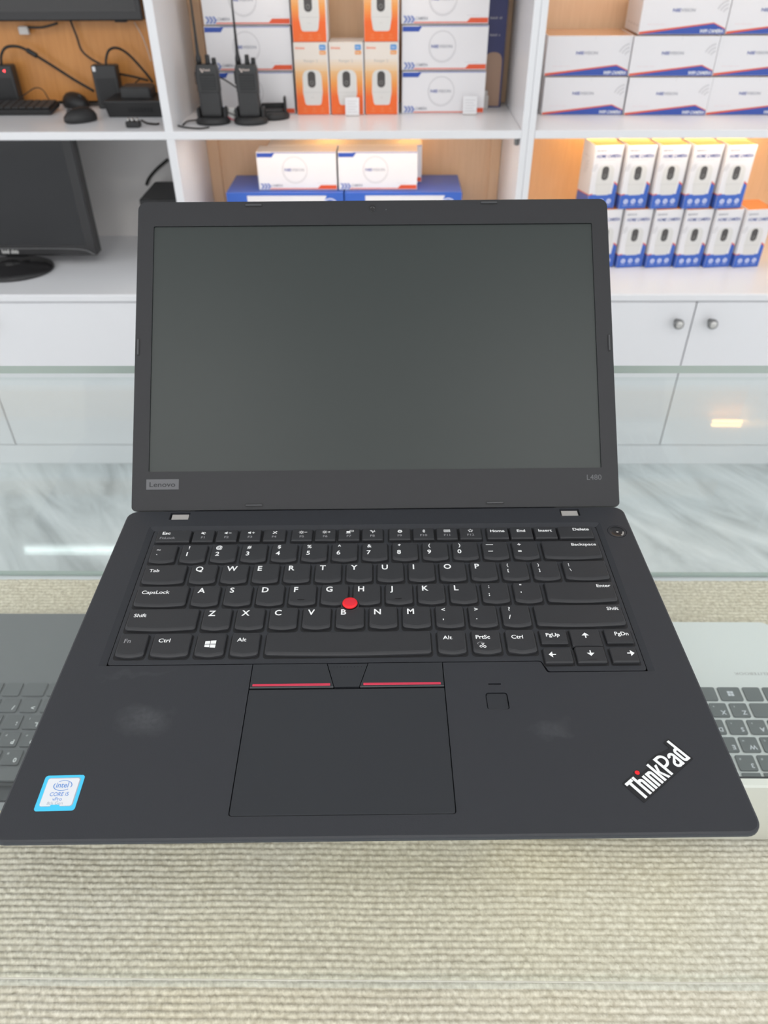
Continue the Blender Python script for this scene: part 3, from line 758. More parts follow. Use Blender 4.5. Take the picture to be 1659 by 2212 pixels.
b = lmb(); b.T = b.T @ Matrix.Translation((-15.6, 141.4, 0))
b.lathe([(5.4, -0.4), (5.4, 1.2), (5.1, 1.42), (3.0, 1.45)], 'key', 28)
b.disc(0, 0, 4.6, 1.47, 'gap', 24)
b.lathe([(2.6, 1.5), (4.1, 1.9), (4.45, 2.5), (4.2, 3.1), (3.2, 3.4), (0.01, 3.5)], 'red', 28)
for i in range(-4, 5):
    for j in range(-4, 5):
        if i * i + j * j < 15: b.disc(i * .85 + .42 * (j % 2), j * .75, .30, 3.52, 'stripe', 5)
lpart(b, 'pointing_stick', label='red rubber pointing stick')

b = lmb(); b.slab(fillet([(-66.7, 81.5), (-66.7, 11.3), (35.1, 11.3), (35.1, 81.5)], [.3, 1.5, 1.5, .3]), -2.2, -0.12, 'pad', .12); lpart(b, 'touchpad')
for poly, st in (([(-66.6, 98.4), (-66.6, 82.6), (-22.9, 82.6), (-27.1, 98.4)], (-65.3, -24.6)), ([(-4.6, 98.4), (-8.9, 82.6), (35.0, 82.6), (35.0, 98.4)], (-7.2, 33.4))):
    b = lmb(); b.loft([[(*p, -2.4) for p in poly], [(*p, -.35) for p in poly], [(p[0] * 1.0, p[1] + (.5 if p[1] < 90 else -.1), .15) for p in poly]], 'pad', c0=False)
    b.box(st[0], st[1], 83.5, 85.0, .1, .42, 'stripe', .12); lpart(b, 'track_button', label='black button with a red lower stripe')
b = lmb(); poly = [(-26.6, 98.4), (-22.4, 82.6), (-9.4, 82.6), (-5.1, 98.4)]
b.loft([[(*p, -2.4) for p in poly], [(p[0], p[1] + (.4 if p[1] < 90 else 0), -.25) for p in poly]], 'pad', c0=False)
for i in range(9): b.disc(-23.2 + i * 1.85, 96.3, .34, -.2, 'gap', 8)
lpart(b, 'middle_button')
b = lmb(); b.slab(rrect(61.7, 72.6, 10.7, 10.1, 1.4, 3), -2.5, -0.35, 'pad', .2); b.slab(rrect(61.6, 83.5, 6.0, .5, .2, 2), -2.0, -.5, 'gloss_black'); lpart(b, 'fingerprint_reader')
b = lmb(); b.T = b.T @ Matrix.Translation((*pw_c, 0))
b.lathe([(5.7, -2.4), (5.7, -.3), (5.2, .0), (4.4, -.45), (2.0, -.55), (0.01, -.6)], 'gloss_black', 32)
b.ring(0, 0, 4.9, 5.9, .03, 'plastic', n=32)
b.ring(0, 0, 3.4, 4.5, -.38, 'hinge_metal', -PI * .32, PI * .02, 12); b.disc(0.3, .1, .8, -.5, 'hinge_metal', 12)
lpart(b, 'power_button', label='glossy round power button')

# logo badge on the palm rest
b = lmb(); ang = math.atan2(37.9 - 17.1, 149.6 - 122.1); b.T = b.T @ Matrix.Translation((122.1, 17.1, 0)) @ Matrix.Rotation(ang, 4, 'Z')
def ls(x0, x1, y0, y1, m='legend'): b.poly([(x0, y0, .25), (x1, y0, .25), (x1, y1, .25), (x0, y1, .25)], m)
def hook(xa, xb, yt, sw, up=True, yo=None):       # rounded shoulder joining two stems
    cx, ro = (xa + xb) / 2, (xb - xa) / 2
    b.ring(cx, yt, ro - sw, ro, .26, 'legend', 0 if up else PI, PI if up else 2 * PI, 12)
s_, X, H_, HX = 1.45, 0.0, 10.6, 8.1
b.slab(fillet([(-2.2, -.9), (35.3, -.9), (35.3, 13.3), (31.2, 13.3), (31.2, 9.6), (22.6, 11.5), (15.4, 11.5), (15.4, 9.3), (9.2, 9.3), (9.2, 12.0), (6.6, 12.0), (6.6, 11.5), (-2.2, 11.5)], .7, 3), -.02, .2, 'gloss_black')
ls(-1.6, 3.0, H_ - 1.5, H_); ls(0.0, s_ + .1, 0, H_ - 1.5)                                   # T
ls(3.3, 3.3 + s_, 0, H_); hook(3.3, 7.1, HX - 1.9, s_); ls(7.1 - s_, 7.1, 0, HX - 1.9)      # h
ls(7.75, 7.75 + s_, 0, HX); b.disc(7.2 + s_ / 2, HX + 2.6, 1.15, .27, 'red', 20)           # i
ls(9.9, 9.9 + s_, 0, HX); hook(9.9, 13.7, HX - 1.9, s_); ls(13.7 - s_, 13.7, 0, HX - 1.9)   # n
ls(14.4, 14.4 + s_, 0, H_); b.poly([(15.85, 4.4, .25), (17.2, 0, .25), (18.75, 0, .25), (16.9, 4.6, .25), (18.7, HX, .25), (17.15, HX, .25), (15.85, 5.2, .25)], 'legend')   # k
ls(19.4, 19.4 + s_, 0, H_); ls(20.8, 22.2, H_ - 1.4, H_); ls(20.8, 22.2, 4.0, 5.4); b.ring(22.0, 7.3, 1.9, 3.3, .26, 'legend', -PI / 2, PI / 2, 12)   # P
hook(25.9, 29.9, HX - 2.0, s_); ls(29.9 - s_, 29.9, 0, HX - 2.0); b.ring(27.4, 2.3, .9, 2.3, .26, 'legend', PI * .45, PI * 1.9, 14); b.poly([(27.2, 3.4, .25), (28.5, 4.4, .25), (28.5, 5.8, .25), (26.2, 4.2, .25)], 'legend')   # a
ls(34.4 - s_, 34.4, 0, 12.6); hook(30.6, 34.4, HX - 1.9, s_); ls(30.6, 30.6 + s_, 1.9, HX - 1.9); hook(30.6, 34.4, 1.9, s_, False)   # d
lpart(b, 'logo_badge', label='raised white lettering with a red dot')

# processor sticker
b = lmb(); b.T = b.T @ Matrix.Translation((-146.3, 23.6, 0)) @ Matrix.Rotation(0.012, 4, 'Z')
b.slab(rrect(0, 0, 18.4, 18.0, 1.4, 4), 0, .12, 'sticker_blue')
b.poly([(*p, .15) for p in rrect(.1, .45, 15.2, 14.6, 1.2, 4)], 'sticker_shade'); b.poly([(*p, .18) for p in rrect(-.1, .35, 14.6, 14.0, 1.0, 4)], 'sticker_white')
b.poly([(*p, .2) for p in [(-2.7, -7.2), (2.2, -7.2), (1.7, -6.0), (-2.2, -6.0)]], 'sticker_blue')
b.text('intel', .1, 2.6, 2.6, 'sticker_ink', .22, .01, 'C', width=5.6)
b.ring(.3, 3.6, 3.9, 4.3, .22, 'sticker_ink', -PI * .12, PI * .70, 28, .62); b.ring(.3, 3.6, 3.9, 4.35, .22, 'sticker_ink', PI * .85, PI * 1.75, 28, .62)
b.text('CORE i5', 0, -1.7, 1.9, 'sticker_ink', .22, .01, 'C', width=8.6); b.text('vPro', -.2, -4.0, 1.6, 'sticker_ink', .22, .005, 'C'); b.text('8th Gen', -.6, -6.0, 1.5, 'sticker_shade', .22, .0, 'C', width=7.2)
lpart(b, 'processor_sticker', label='silver sticker with a bright blue border')

# lid
LA = 0.7696
ML = Matrix(((1, 0, 0, 0), (0, math.sin(LA), -math.cos(LA), 236.4), (0, math.cos(LA), math.sin(LA), 0), (0, 0, 0, 1)))   # columns X, along lid, front normal
def lidmb(): b = lmb(); b.T = b.T @ ML; return b
b = lidmb(); lo = lambda i: rrect(-.4, 108.2, 333.4 - 2 * i, 220.6 - 2 * i, (6 - i, 6 - i, 3 - i, 3 - i), 5)
b.loft([[(*p, n) for p in lo(i)] for i, n in ((2.0, -6.6), (.4, -5.6), (0, -4), (0, -1.6))], 'plastic'); LID = lpart(b, 'lid')
b = lidmb(); scr = rrect(-.5, 112.6, 310.2, 175.4, .8, 2)
b.plate(rrect(-.4, 108.2, 332.8, 220.0, (5.6, 5.6, 2.6, 2.6), 5), [scr], -1.55, 0.0, 'bezel')
lpart(b, 'bezel', LID)
b = lidmb(); b.plate(rrect(-.5, 112.6, 311, 176.2, .8, 2), [], -1.5, -1.1, 'screen'); lpart(b, 'screen', LID, 'dark grey-green matt screen, switched off')
b = lidmb()
for cx, cy, w_, h_ in ((-85.2, 215.4, 12.6, 2.2), (82.0, 216.0, 12.6, 2.2), (-164.7, 112.8, 2.2, 12.4), (163.5, 113.0, 2.2, 12.4), (-83.4, 1.2, 12.6, 2.2), (81.0, 1.4, 12.6, 2.2)):
    b = lidmb(); b.slab(rrect(cx, cy, w_ + .3, h_ + .5, 1.2, 4), -.05, .12, 'gap'); b.slab(rrect(cx, cy, w_ - .9, h_ - .9, .6, 3), .1, .8, 'bump_grey', .3); lpart(b, 'bumper', LID)
b = lidmb(); b.T = b.T @ Matrix.Translation((-.9, 212.0, 0)); b.ring(0, .6, 1.9, 3.1, .02, 'gap', PI * .05, PI * .95, 16); b.lathe([(2.3, -.1), (2.3, .15), (1.9, .2), (1.5, .05), (0.01, .02)], 'gloss_black', 20); b.disc(0, 0, 1.3, .08, 'gap', 14); lpart(b, 'webcam', LID)
b = lidmb()
for x in (-28.6, 26.0): b.disc(x, 211.4, .55, .03, 'gap', 10, 1.3)
b.disc(8.8, 211.4, .4, .03, 'badge_grey', 8); lpart(b, 'microphone', LID)
b = lidmb(); b.slab([(-157, 12.7), (-134.9, 12.7), (-134.9, 19.7), (-157, 19.7)], 0, .12, 'badge_grey'); b.text('Lenovo', -146, 14.5, 3.2, 'bezel', .16, .012, 'C', width=17.6); lpart(b, 'maker_badge', LID, 'grey maker plate')
b = lidmb(); b.text('L480', 149.4, 16.5, 3.6, 'badge_grey', .03, .0, 'C', width=10.0); lpart(b, 'lid_lettering', LID)

# ------------------------------------------------------------------ two laptops lying in the showcase, turned to the far side
def show_laptop(name, label, cx, yfar, depth, width, palm, mdeck, mkey, mlid, open_ang, lid_len, legend_m, keygap, word=None, well=None):
    """local frame: x right, y from palm-rest edge (0) to hinge (depth); whole thing turned 180 degrees"""
    t = thing(name, label, 'laptop', (cx, yfar, ZCARP + 0.0005), PI)
    h = 0.0175; p = 0.01905
    b = MB(); b.loft([[(*q, z) for q in rrect(0, depth / 2, width - 2 * i, depth - 2 * i, .012 - i * .5, 5)] for i, z in ((.006, 0), (.001, .006), (0, .012), (0, h - .0008), (.0008, h))], mdeck)
    b.poly([(*q, h + .0001) for q in rrect(0, palm / 2 + .001, .10, palm * .68, .003, 3)], 'silver_lid' if mdeck == 'silver' else mdeck)
    if word: b.text(word, -.101, palm - .0135, .0030, 'cam_shade', h + .0002, .0, 'R', width=.033)
    if well: b.poly([(*q, h + .00015) for q in rrect(0, palm + .0595, width - .026, .117, .004, 3)], well)
    b.build('base', t)
    x0 = -7.5 * p - .0; y = palm + .004
    rows = [[(1.25, ''), (1, ''), (1.25, 'win'), (1.25, ''), (5.5, ''), (1.25, ''), (1, ''), (2.5, '')],
            [(2.25, 'shift')] + [(1, c) for c in 'ZXCVBNM<>/'] + [(2.75, '')],
            [(1.75, '')] + [(1, c) for c in 'ASDFGHJKL;"'] + [(2.25, '')],
            [(1.5, 'tab')] + [(1, c) for c in 'QWERTYUIOP[]'] + [(1.5, '')],
            [(1, '')] + [(1, c) for c in '1234567890-='] + [(2, '')]]
    for r, row in enumerate(rows):
        u = 0.0
        for wd, lg in row:
            xa = x0 + u * p + keygap / 2; xb = xa + wd * p - keygap; ya = y + r * p + keygap / 2 - r * .0004; yb = ya + p - keygap - .0004; u += wd
            b = MB(); b.slab(rrect((xa + xb) / 2, (ya + yb) / 2, xb - xa, yb - ya, .0014, 2), h + .0002, h + .0016, mkey, .0003)
            if lg == 'win':
                for i in (0, 1):
                    for j in (0, 1): b.box((xa + xb) / 2 - .0028 + i * .003, (xa + xb) / 2 - .0002 + i * .003, (ya + yb) / 2 - .0028 + j * .003, (ya + yb) / 2 - .0002 + j * .003, h + .0016, h + .00172, legend_m)
            elif lg: b.text(lg, xa + .0026, yb - .0068, .0042 if len(lg) == 1 else .0026, legend_m, h + .0017, .03, res=2)
            if len(lg) == 1 and lg.isalnum(): b.text(lg.lower() if lg.isalpha() else '#', xb - .0045, ya + .0035, .0022, legend_m, h + .0017, .0, res=2)
            b.build('key', t)
    # upper row, narrow keys
    ya = y + 5 * p - .0016
    if ya + .0095 < depth - .004:
        for k in range(15):
            b = MB(); b.box(x0 + k * p + keygap / 2, x0 + (k + 1) * p - keygap / 2, ya, min(ya + .0095, depth - .005), h + .0002, h + .0016, mkey, .0004); b.build('key', t)
    # lid
    a = open_ang
    ml = Matrix(((1, 0, 0, 0), (0, -math.cos(a), -math.sin(a), depth + .002), (0, math.sin(a), -math.cos(a), h - .004), (0, 0, 0, 1)))
    # columns: X, along lid T=(0,cos(pi-a),sin a), screen normal N=(0,-sin a,cos(pi-a))
    b = MB(); b.T = ml; b.loft([[(*q, n) for q in rrect(0, lid_len / 2, width - 2 * i, lid_len - 2 * i, .010 - i, 5)] for i, n in ((.0015, -.0062), (0, -.005), (0, -.0014))], mlid); l = b.build('lid', t)
    b = MB(); b.T = ml; b.plate(rrect(0, lid_len / 2, width - .001, lid_len - .001, .0095, 5), [], -.0014, -.0002, 'gloss_black'); b.build('screen', l)
    b = MB(); b.T = Matrix.Translation((0, depth + .002, h - .004)); b.loft([[(x, .0034 * math.cos(k * PI / 6), .0034 * math.sin(k * PI / 6)) for k in range(12)] for x in (-width * .36, width * .36)], 'black2', smooth=True); b.build('hinge', t)
    return t
show_laptop('laptop', 'open dark grey laptop under the glass, left of the black laptop', -0.272, 0.393, 0.199, 0.325, 0.0885, 'grey_deck', 'grey_key', 'grey_deck', math.radians(124), 0.198, 'legend', 0.0030)
show_laptop('laptop', 'open silver laptop with dark keys under the glass, right of the black laptop', 0.2405, 0.3835, 0.2275, 0.326, 0.0815, 'silver', 'silver_key', 'silver_lid', math.radians(111), 0.214, 'sticker_white', 0.0030, word='ELITEBOOK')

# ------------------------------------------------------------------ boxes on the shelves
# every carton: local origin at the bottom centre of its front face, x right, y into the shelf, z up
def cam_box_mesh():
    """white camera carton with blue corner, chevrons, red foot line and a ring round the brand"""
    W, H, Dp = 0.208, 0.094, 0.070; b = MB()
    b.T = Matrix.Identity(4); b.slab([(-W / 2, 0), (W / 2, 0), (W / 2, Dp), (-W / 2, Dp)], 0, H, 'card', .0008, .0008, 'card_top')
    b.T = FRONT(0, 0, 0); z = .00025; w, h = W / 2, H
    b.poly([(-w + .001, h - .0125, z), (-w + .040, h - .0125, z), (-w + .048, h - .002, z), (-w + .001, h - .002, z)], 'card_blue')
    b.poly([(-w + .040, h - .0025, z), (w - .001, h - .0025, z), (w - .001, h - .001, z), (-w + .040, h - .001, z)], 'card_blue')
    b.poly([(-w + .028, .002, z), (w - .001, .002, z), (w - .001, .0125, z), (w - .043, .0125, z), (w - .0515, .0045, z), (-w + .0305, .0045, z)], 'card_red')
    for k in range(3):
        x = -w + .004 + k * .0085
        b.poly([(x, .002, z), (x + .0055, .002, z), (x + .0115, .0095, z), (x + .0055, .017, z), (x, .017, z), (x + .006, .0095, z)], 'chev')
    b.text('CAMERA', -w + .033, .0085, .0062, 'card_ink2', z, .01, width=.030, shear=.25, res=2)
    b.ring(-.006, .050, .0315, .0335, z, 'card_ring', n=36); b.ring(-.006, .050, .0295, .0303, z, 'card_ring', PI * .9, PI * 1.9, 24)
    b.text('NIE', -.0325, .0475, .0062, 'card_ink', z, .03, width=.0175, res=2); b.text('VISION', -.0145, .0475, .0062, 'card_ink2', z, .008, width=.033, res=2)
    b.faint_line(w - .052, .0165, .030, .0016, 16, 'card_ring', z)
    return b.mesh('camera_box')
def wifi_box_mesh():
    """white carton with a slanted blue foot, red edge and radio-wave arcs"""
    W, H, Dp = 0.203, 0.084, 0.14; b = MB()
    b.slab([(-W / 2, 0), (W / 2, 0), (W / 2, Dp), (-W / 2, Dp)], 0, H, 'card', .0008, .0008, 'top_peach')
    b.T = FRONT(0, 0, 0); z = .00025; w, h = W / 2, H
    b.poly([(-w + .001, .001, z), (w - .001, .001, z), (w - .001, .0125, z), (w - .030, .024, z), (-w + .001, .0055, z)], 'card_red')
    b.poly([(-w + .004, .001, z * 1.6), (w - .001, .001, z * 1.6), (w - .001, .0105, z * 1.6), (w - .030, .0218, z * 1.6)], 'card_blue')
    b.text('WIFI CAMERA', w - .0045, .0035, .0068, 'legend', z * 2.2, .03, 'R', width=.056, shear=.25, res=2)
    b.text('NIE', -.030, .0455, .0062, 'card_ink', z, .03, width=.0185, res=2); b.text('VISION', -.011, .0455, .0062, 'card_ink2', z, .008, width=.033, res=2)
    for k, r in enumerate((.011, .0185, .026)): b.ring(w - .002, .040, r, r + .0032, z, 'card_ring', PI * .55, PI * .88, 10)
    b.faint_line(-w + .018, .0195, .042, .0026, 18, 'card_pink', z)
    b.poly([(.012, h - .009, z), (.0126, h - .009, z), (.0126, h - .001, z), (.012, h - .001, z)], 'card_ring')
    b.T = Matrix(((0, 0, -1, -w), (-1, 0, 0, 0), (0, 1, 0, 0), (0, 0, 0, 1)))                 # left side panel
    for k in range(4): b.poly([(-.030 - k * .027, .015, z), (-.018 - k * .027, .015, z), (-.018 - k * .027, .019, z), (-.030 - k * .027, .019, z)], 'card_ring')
    return b.mesh('wifi_camera_box')
def print_camera(b, z, s, y0, tall):
    """the camera printed on a carton: rounded body, seam and dark lens face"""
    b.poly([(x * s, y0 + y * s, z) for x, y in fillet([(-.021, 0), (.021, 0), (.026, .030), (.025, tall), (-.025, tall), (-.026, .030)], [.008, .008, .004, .020, .020, .004], 5)], 'cam_body')
    b.poly([(x * s, y0 + y * s, z * 1.5) for x, y in ((-.0258, .0300), (.0258, .0300), (.0258, .0306), (-.0258, .0306))], 'cam_shade')
    b.poly([(x * s, y0 + y * s, z * 1.5) for x, y in rrect(-.0015, tall - .0225, .0205, .038, .0095, 5)], 'cam_face')
    b.ring(-.0015 * s, y0 + (tall - .030) * s, .004 * s, .0046 * s, z * 2, 'cam_shade', n=14)
def orange_box_mesh():
    """tall carton fading from white to orange in printed bands, a camera printed on the front"""
    W, H, Dp = 0.0835, 0.158, 0.085; b = MB()
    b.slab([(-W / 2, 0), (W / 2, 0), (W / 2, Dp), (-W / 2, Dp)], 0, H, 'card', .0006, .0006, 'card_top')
    b.T = FRONT(0, 0, 0); w = W / 2; z = .0002
    n = 26                                                                                 # printed colour fade, bottom to top
    stops = [(0, 'orange'), (.036, 'orange'), (.062, 'orange_mid'), (.092, 'orange_light'), (.118, 'cream')]
    def ramp(y):
        for (y0, a), (y1, c) in zip(stops, stops[1:]):
            if y <= y1: return a, c, (y - y0) / (y1 - y0)
        return 'cream', 'cream', 0
    for k in range(n):
        ya, yb = .1575 * k / n + .0004, .1575 * (k + 1) / n + .0004
        a, c, t = ramp(ya); key = '%s_%s_%d' % (a, c, int(t * 5))
        if key not in M:
            ca, cc = FADE[a], FADE[c]; tt = int(t * 5) / 5
            M[key] = mat('box_fade_' + key, [p * (1 - tt) + q * tt for p, q in zip(ca, cc)], .36)
        b.poly([(-w + .0005, ya, z), (w - .0025, ya, z), (w - .0025, yb, z), (-w + .0005, yb, z)], key)
    print_camera(b, z * 2, .94, .022, .083)
    b.text('imou', -w + .005, .144, .0055, 'orange', z * 2, .02, width=.022, res=2)
    b.text('Ranger 2', -.001, .1165, .0058, 'cam_shade', z * 2, .0, 'C', width=.034, res=2)
    b.poly([(*p, z * 2) for p in rrect(.029, .1475, .0155, .0115, .002, 2)], 'sky_badge'); b.poly([(*p, z * 2) for p in rrect(.029, .1365, .0155, .0085, .002, 2)], 'orange_mid')
    b.faint_line(.0245, .1455, .009, .004, 3, 'icon', z * 3); b.faint_line(.0235, .1350, .011, .003, 4, 'cream', z * 3)
    for x in (-.022, .001, .022): b.ring(x, .0135, .0022, .0032, z * 2, 'icon_or', n=12); b.poly([(x - .006, .0065, z * 2), (x + .006, .0065, z * 2), (x + .006, .0078, z * 2), (x - .006, .0078, z * 2)], 'icon_or')
    b.text('imou', -.001, .038, .0025, 'cam_shade', z * 3, .0, 'C', res=1)
    return b.mesh('orange_camera_box')
def home_box_mesh():
    """tall white carton with a royal-blue foot, red swoosh and a printed camera"""
    W, H, Dp = 0.0725, 0.152, 0.085; b = MB()
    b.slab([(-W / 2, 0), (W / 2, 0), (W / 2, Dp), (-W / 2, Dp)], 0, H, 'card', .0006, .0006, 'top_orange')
    b.T = FRONT(0, 0, 0); w = W / 2; z = .0002
    b.poly([(-w + .0003, .0006, z), (w - .0003, .0006, z), (w - .0003, .056, z), (w - .010, .063, z), (w - .012, .036, z), (-w + .010, .036, z), (-w + .0003, .034, z)], 'card_royal')
    b.poly([(w - .0003, .056, z), (w - .0003, .060, z), (w - .010, .067, z), (w - .010, .063, z)], 'card_red'); b.poly([(-w + .0003, .034, z), (-w + .010, .036, z), (-w + .010, .0385, z), (-w + .0003, .0365, z)], 'card_red')
    print_camera(b, z * 2, .86, .034, .084)
    b.text('HOME CAMERA', .001, .1235, .0078, 'card_ink', z * 2, .015, 'C', width=.062, shear=.1, res=2); b.text('NIEVISION', -w + .004, .1385, .0042, 'card_ink2', z * 2, .01, width=.026, res=2)
    b.poly([(-.024, .1175, z), (.020, .1175, z), (.020, .1188, z), (-.024, .1188, z)], 'card_pink')
    for k, r in enumerate((.006, .010, .014)): b.ring(-.022, .094, r, r + .0018, z, 'card_ring', PI * .55, PI * 1.05, 8)
    for x in (-.020, .0, .020):
        b.disc(x, .0185, .0062, z * 2, 'icon', 16); b.poly([(x - .003, .0215, z * 3), (x, .0155, z * 3), (x + .0035, .020, z * 3), (x, .0185, z * 3)], 'card_royal')
        b.poly([(x - .006, .0085, z * 2), (x + .006, .0085, z * 2), (x + .006, .0094, z * 2), (x - .006, .0094, z * 2)], 'icon')
    b.T = Matrix(((0, 0, -1, -w), (-1, 0, 0, 0), (0, 1, 0, 0), (0, 0, 0, 1)))
    b.poly([(-Dp + .001, .001, z), (-.0003, .001, z), (-.0003, .034, z), (-Dp + .001, .026, z)], 'card_royal')
    b.poly([(-Dp + .001, .026, z), (-.0003, .034, z), (-.0003, .0365, z), (-Dp + .001, .0285, z)], 'card_red')
    for k, r in enumerate((.010, .017, .024)): b.ring(-.030, .085, r, r + .002, z, 'card_ring', PI * .5, PI * 1.1, 8)
    b.faint_line(-.065, .118, .03, .004, 8, 'card_ring', z)
    return b.mesh('home_camera_box')
FADE = {'orange': (0.86, 0.145, 0.025), 'orange_mid': (0.84, 0.33, 0.08), 'orange_light': (0.80, 0.52, 0.26), 'cream': (0.80, 0.73, 0.66)}
def place(me, name, x, y, z, rz, label, cat, group):
    o = D.objects.new(name, me); COL.objects.link(o); o.location = (x, y, z); o.rotation_euler.z = rz
    return tag(o, label, cat, group)
E0 = 0.0006
cm, wm, om, hm = cam_box_mesh(), wifi_box_mesh(), orange_box_mesh(), home_box_mesh()
lev = ('bottom', 'middle', 'top')
HC = 0.0945
for k in range(3):
    place(cm, 'camera_box', 0.1365 + (0.0, -.001, -.003)[k], 1.983, ZS + E0 + k * (HC + .0022), 0.0, 'white camera box, %s of the stack of three right of the orange boxes' % lev[k], 'box', 'white camera boxes on the middle shelf')
    place(cm, 'camera_box', -0.3475 + (.003, 0.004, 0.006)[k], 1.983, ZS + E0 + k * (HC + .0022), 0.0, 'white camera box, %s of the stack of three behind the two-way radios' % lev[k], 'box', 'white camera boxes on the middle shelf')
ob_ = ('left of the three', 'middle one of the three', 'right of the three')
for k in range(3):
    place(om, 'orange_camera_box', -0.1915 + k * 0.0865, 1.972, ZS + E0, 0.0, 'white and orange camera box standing on the shelf, %s' % ob_[k], 'box', 'orange camera boxes')
place(om, 'orange_camera_box', -0.1905, 1.972, ZS + E0 + .1586, 0.0, 'upper orange camera box on the left, beside the white camera boxes behind the radios', 'box', 'orange camera boxes')
place(om, 'orange_camera_box', -0.0185, 1.972, ZS + E0 + .1586, 0.0, 'upper orange camera box on the right, past the gap', 'box', 'orange camera boxes')
HW = 0.0848
ordn = ('left', 'second from the left', 'third from the left')
for r, (xs, lv) in enumerate((((0.4865, 0.6925, 0.897), 'bottom'), ((0.4825, 0.687, 0.892), 'middle'), ((0.6935, 0.8995), 'top'))):
    for k, x in enumerate(xs):
        lb = 'white and blue wifi camera box, %s row, %s' % (lv, ordn[k]) if r < 2 else 'white and blue wifi camera box, short top row, %s' % ('left one' if k == 0 else 'right one at the photo edge')
        place(wm, 'wifi_camera_box', x, 1.958 if k == 0 and r < 2 else 1.95, ZS + E0 + r * (HW + .0018), -0.012, lb, 'box', 'wifi camera boxes in the right bay')
nm = ('leftmost', 'second from the left', 'third from the left', 'fourth from the left', 'fifth from the left', 'rightmost')
for k in range(6):
    place(hm, 'home_camera_box', 0.573 + k * 0.0787, 1.862, ZC + E0, 0.13, 'tall white and blue home camera box in the bottom row, %s' % nm[k], 'box', 'home camera boxes on the right counter')
nm5 = nm[:4] + ('rightmost',)
for k in range(5):
    place(hm, 'home_camera_box', 0.5475 + k * 0.0825, 1.866, ZC + E0 + .1535, 0.13, 'tall white and blue home camera box in the upper row, %s' % nm5[k], 'box', 'home camera boxes on the right counter')
# middle bay, lower compartment: long blue cartons with camera boxes on top
def blue_box_mesh():
    W, H, Dp = 0.312, 0.088, 0.17; b = MB()
    b.slab([(-W / 2, 0), (W / 2, 0), (W / 2, Dp), (-W / 2, Dp)], 0, H, 'card_royal', .0008, .0008)
    b.T = FRONT(0, 0, 0); z = .00025
    b.poly([(-W / 2 + .055, .012, z), (W / 2 - .075, .012, z), (W / 2 - .045, H - .008, z), (-W / 2 + .055, H - .008, z)], 'card'); b.ring(.12, .052, .018, .022, z * 2, 'icon', n=20)
    b.text('NIEVISION', -.02, .044, .010, 'card_ink', z * 2, .02, 'C', res=2)
    return b.mesh('blue_camera_box')
bm_ = blue_box_mesh()
for r in (0, 1):
    for k in (0, 1):
        place(bm_, 'blue_camera_box', -0.278 + k * 0.3155, 1.932, ZC + E0 + r * .0892, 0.0, 'long royal blue box on the counter behind the laptop, %s %s' % (('lower', 'upper')[r], ('left', 'right')[k]), 'box', 'long blue boxes in the middle bay')
zb = ZC + .1792
for k, (x, y) in enumerate(((-0.243, 1.951), (-0.030, 1.951))):
    place(cm, 'camera_box', x, y, zb, 0.0, 'white camera box on the blue boxes, front %s of the pair' % ('left', 'right')[k], 'box', 'white camera boxes on the blue boxes')
for k, (x, y) in enumerate(((-0.222, 2.0235), (-0.016, 2.0235))):      # second row behind the pair, standing on the back of the blue boxes
    place(cm, 'camera_box', x, y, zb, 0.0, 'white camera box on the blue boxes, back %s, mostly hidden by the front pair' % ('left', 'right')[k], 'box', 'white camera boxes on the blue boxes')

# price tags standing on the shelf edge
def price_tag(x, y, label):
    t = thing('price_tag', label, 'price tag', (x, y, ZS + E0), 0, 'price tags on the middle shelf')
    b = MB(); b.T = FRONT(0, 0, 0) @ Matrix.Rotation(-0.12, 4, 'X'); b.slab(rrect(0, .021, .035, .040, .001, 1), -.0006, .0006, 'tag')
    for k in range(5): b.poly([(-.0125, .008 + k * .006, .0008), (.0125 - (k % 2) * .004, .008 + k * .006, .0008), (.0125 - (k % 2) * .004, .0094 + k * .006, .0008), (-.0125, .0094 + k * .006, .0008)], 'card_ring')
    b.build('card', t)
    b = MB(); b.box(-.0165, .0165, -.004, .010, 0, .0016, 'clear', .0004); b.build('foot', t)
price_tag(-0.093, 1.957, 'small white price tag in front of the middle orange box')
price_tag(0.2042, 1.966, 'small white price tag in front of the right stack of white camera boxes')
# navy carton at the back right of the middle bay
b = MB(); b.slab([(-.0265, 0), (.0265, 0), (.0265, .05), (-.0265, .05)], .0, .33, 'card_navy', .0006)
b.T = FRONT(0, 0, 0); b.poly([(*p, .0003) for p in fillet([(-.022, .003), (.022, .003), (.022, .125), (-.022, .125)], [0, 0, .022, .022], 6)], 'tan')
b.faint_line(-.015, .196, .030, .0045, 8, 'small_print', .0003); b.faint_line(-.013, .160, .026, .0045, 7, 'small_print', .0003)
tag(b.build('navy_box', None, (0.2655, 2.06, ZS + E0)), 'tall narrow navy box behind the right stack of white camera boxes', 'box')
b = MB(); b.slab(rrect(0, 0, .016, .016, .003, 3), 0, .034, 'clear', .003); b.slab(rrect(0, 0, .010, .010, .002, 3), .034, .044, 'clear', .002)
tag(b.build('clear_cap', None, (0.2485, 2.035, ZS + E0)), 'small clear plastic cap standing before the navy box', 'cap')

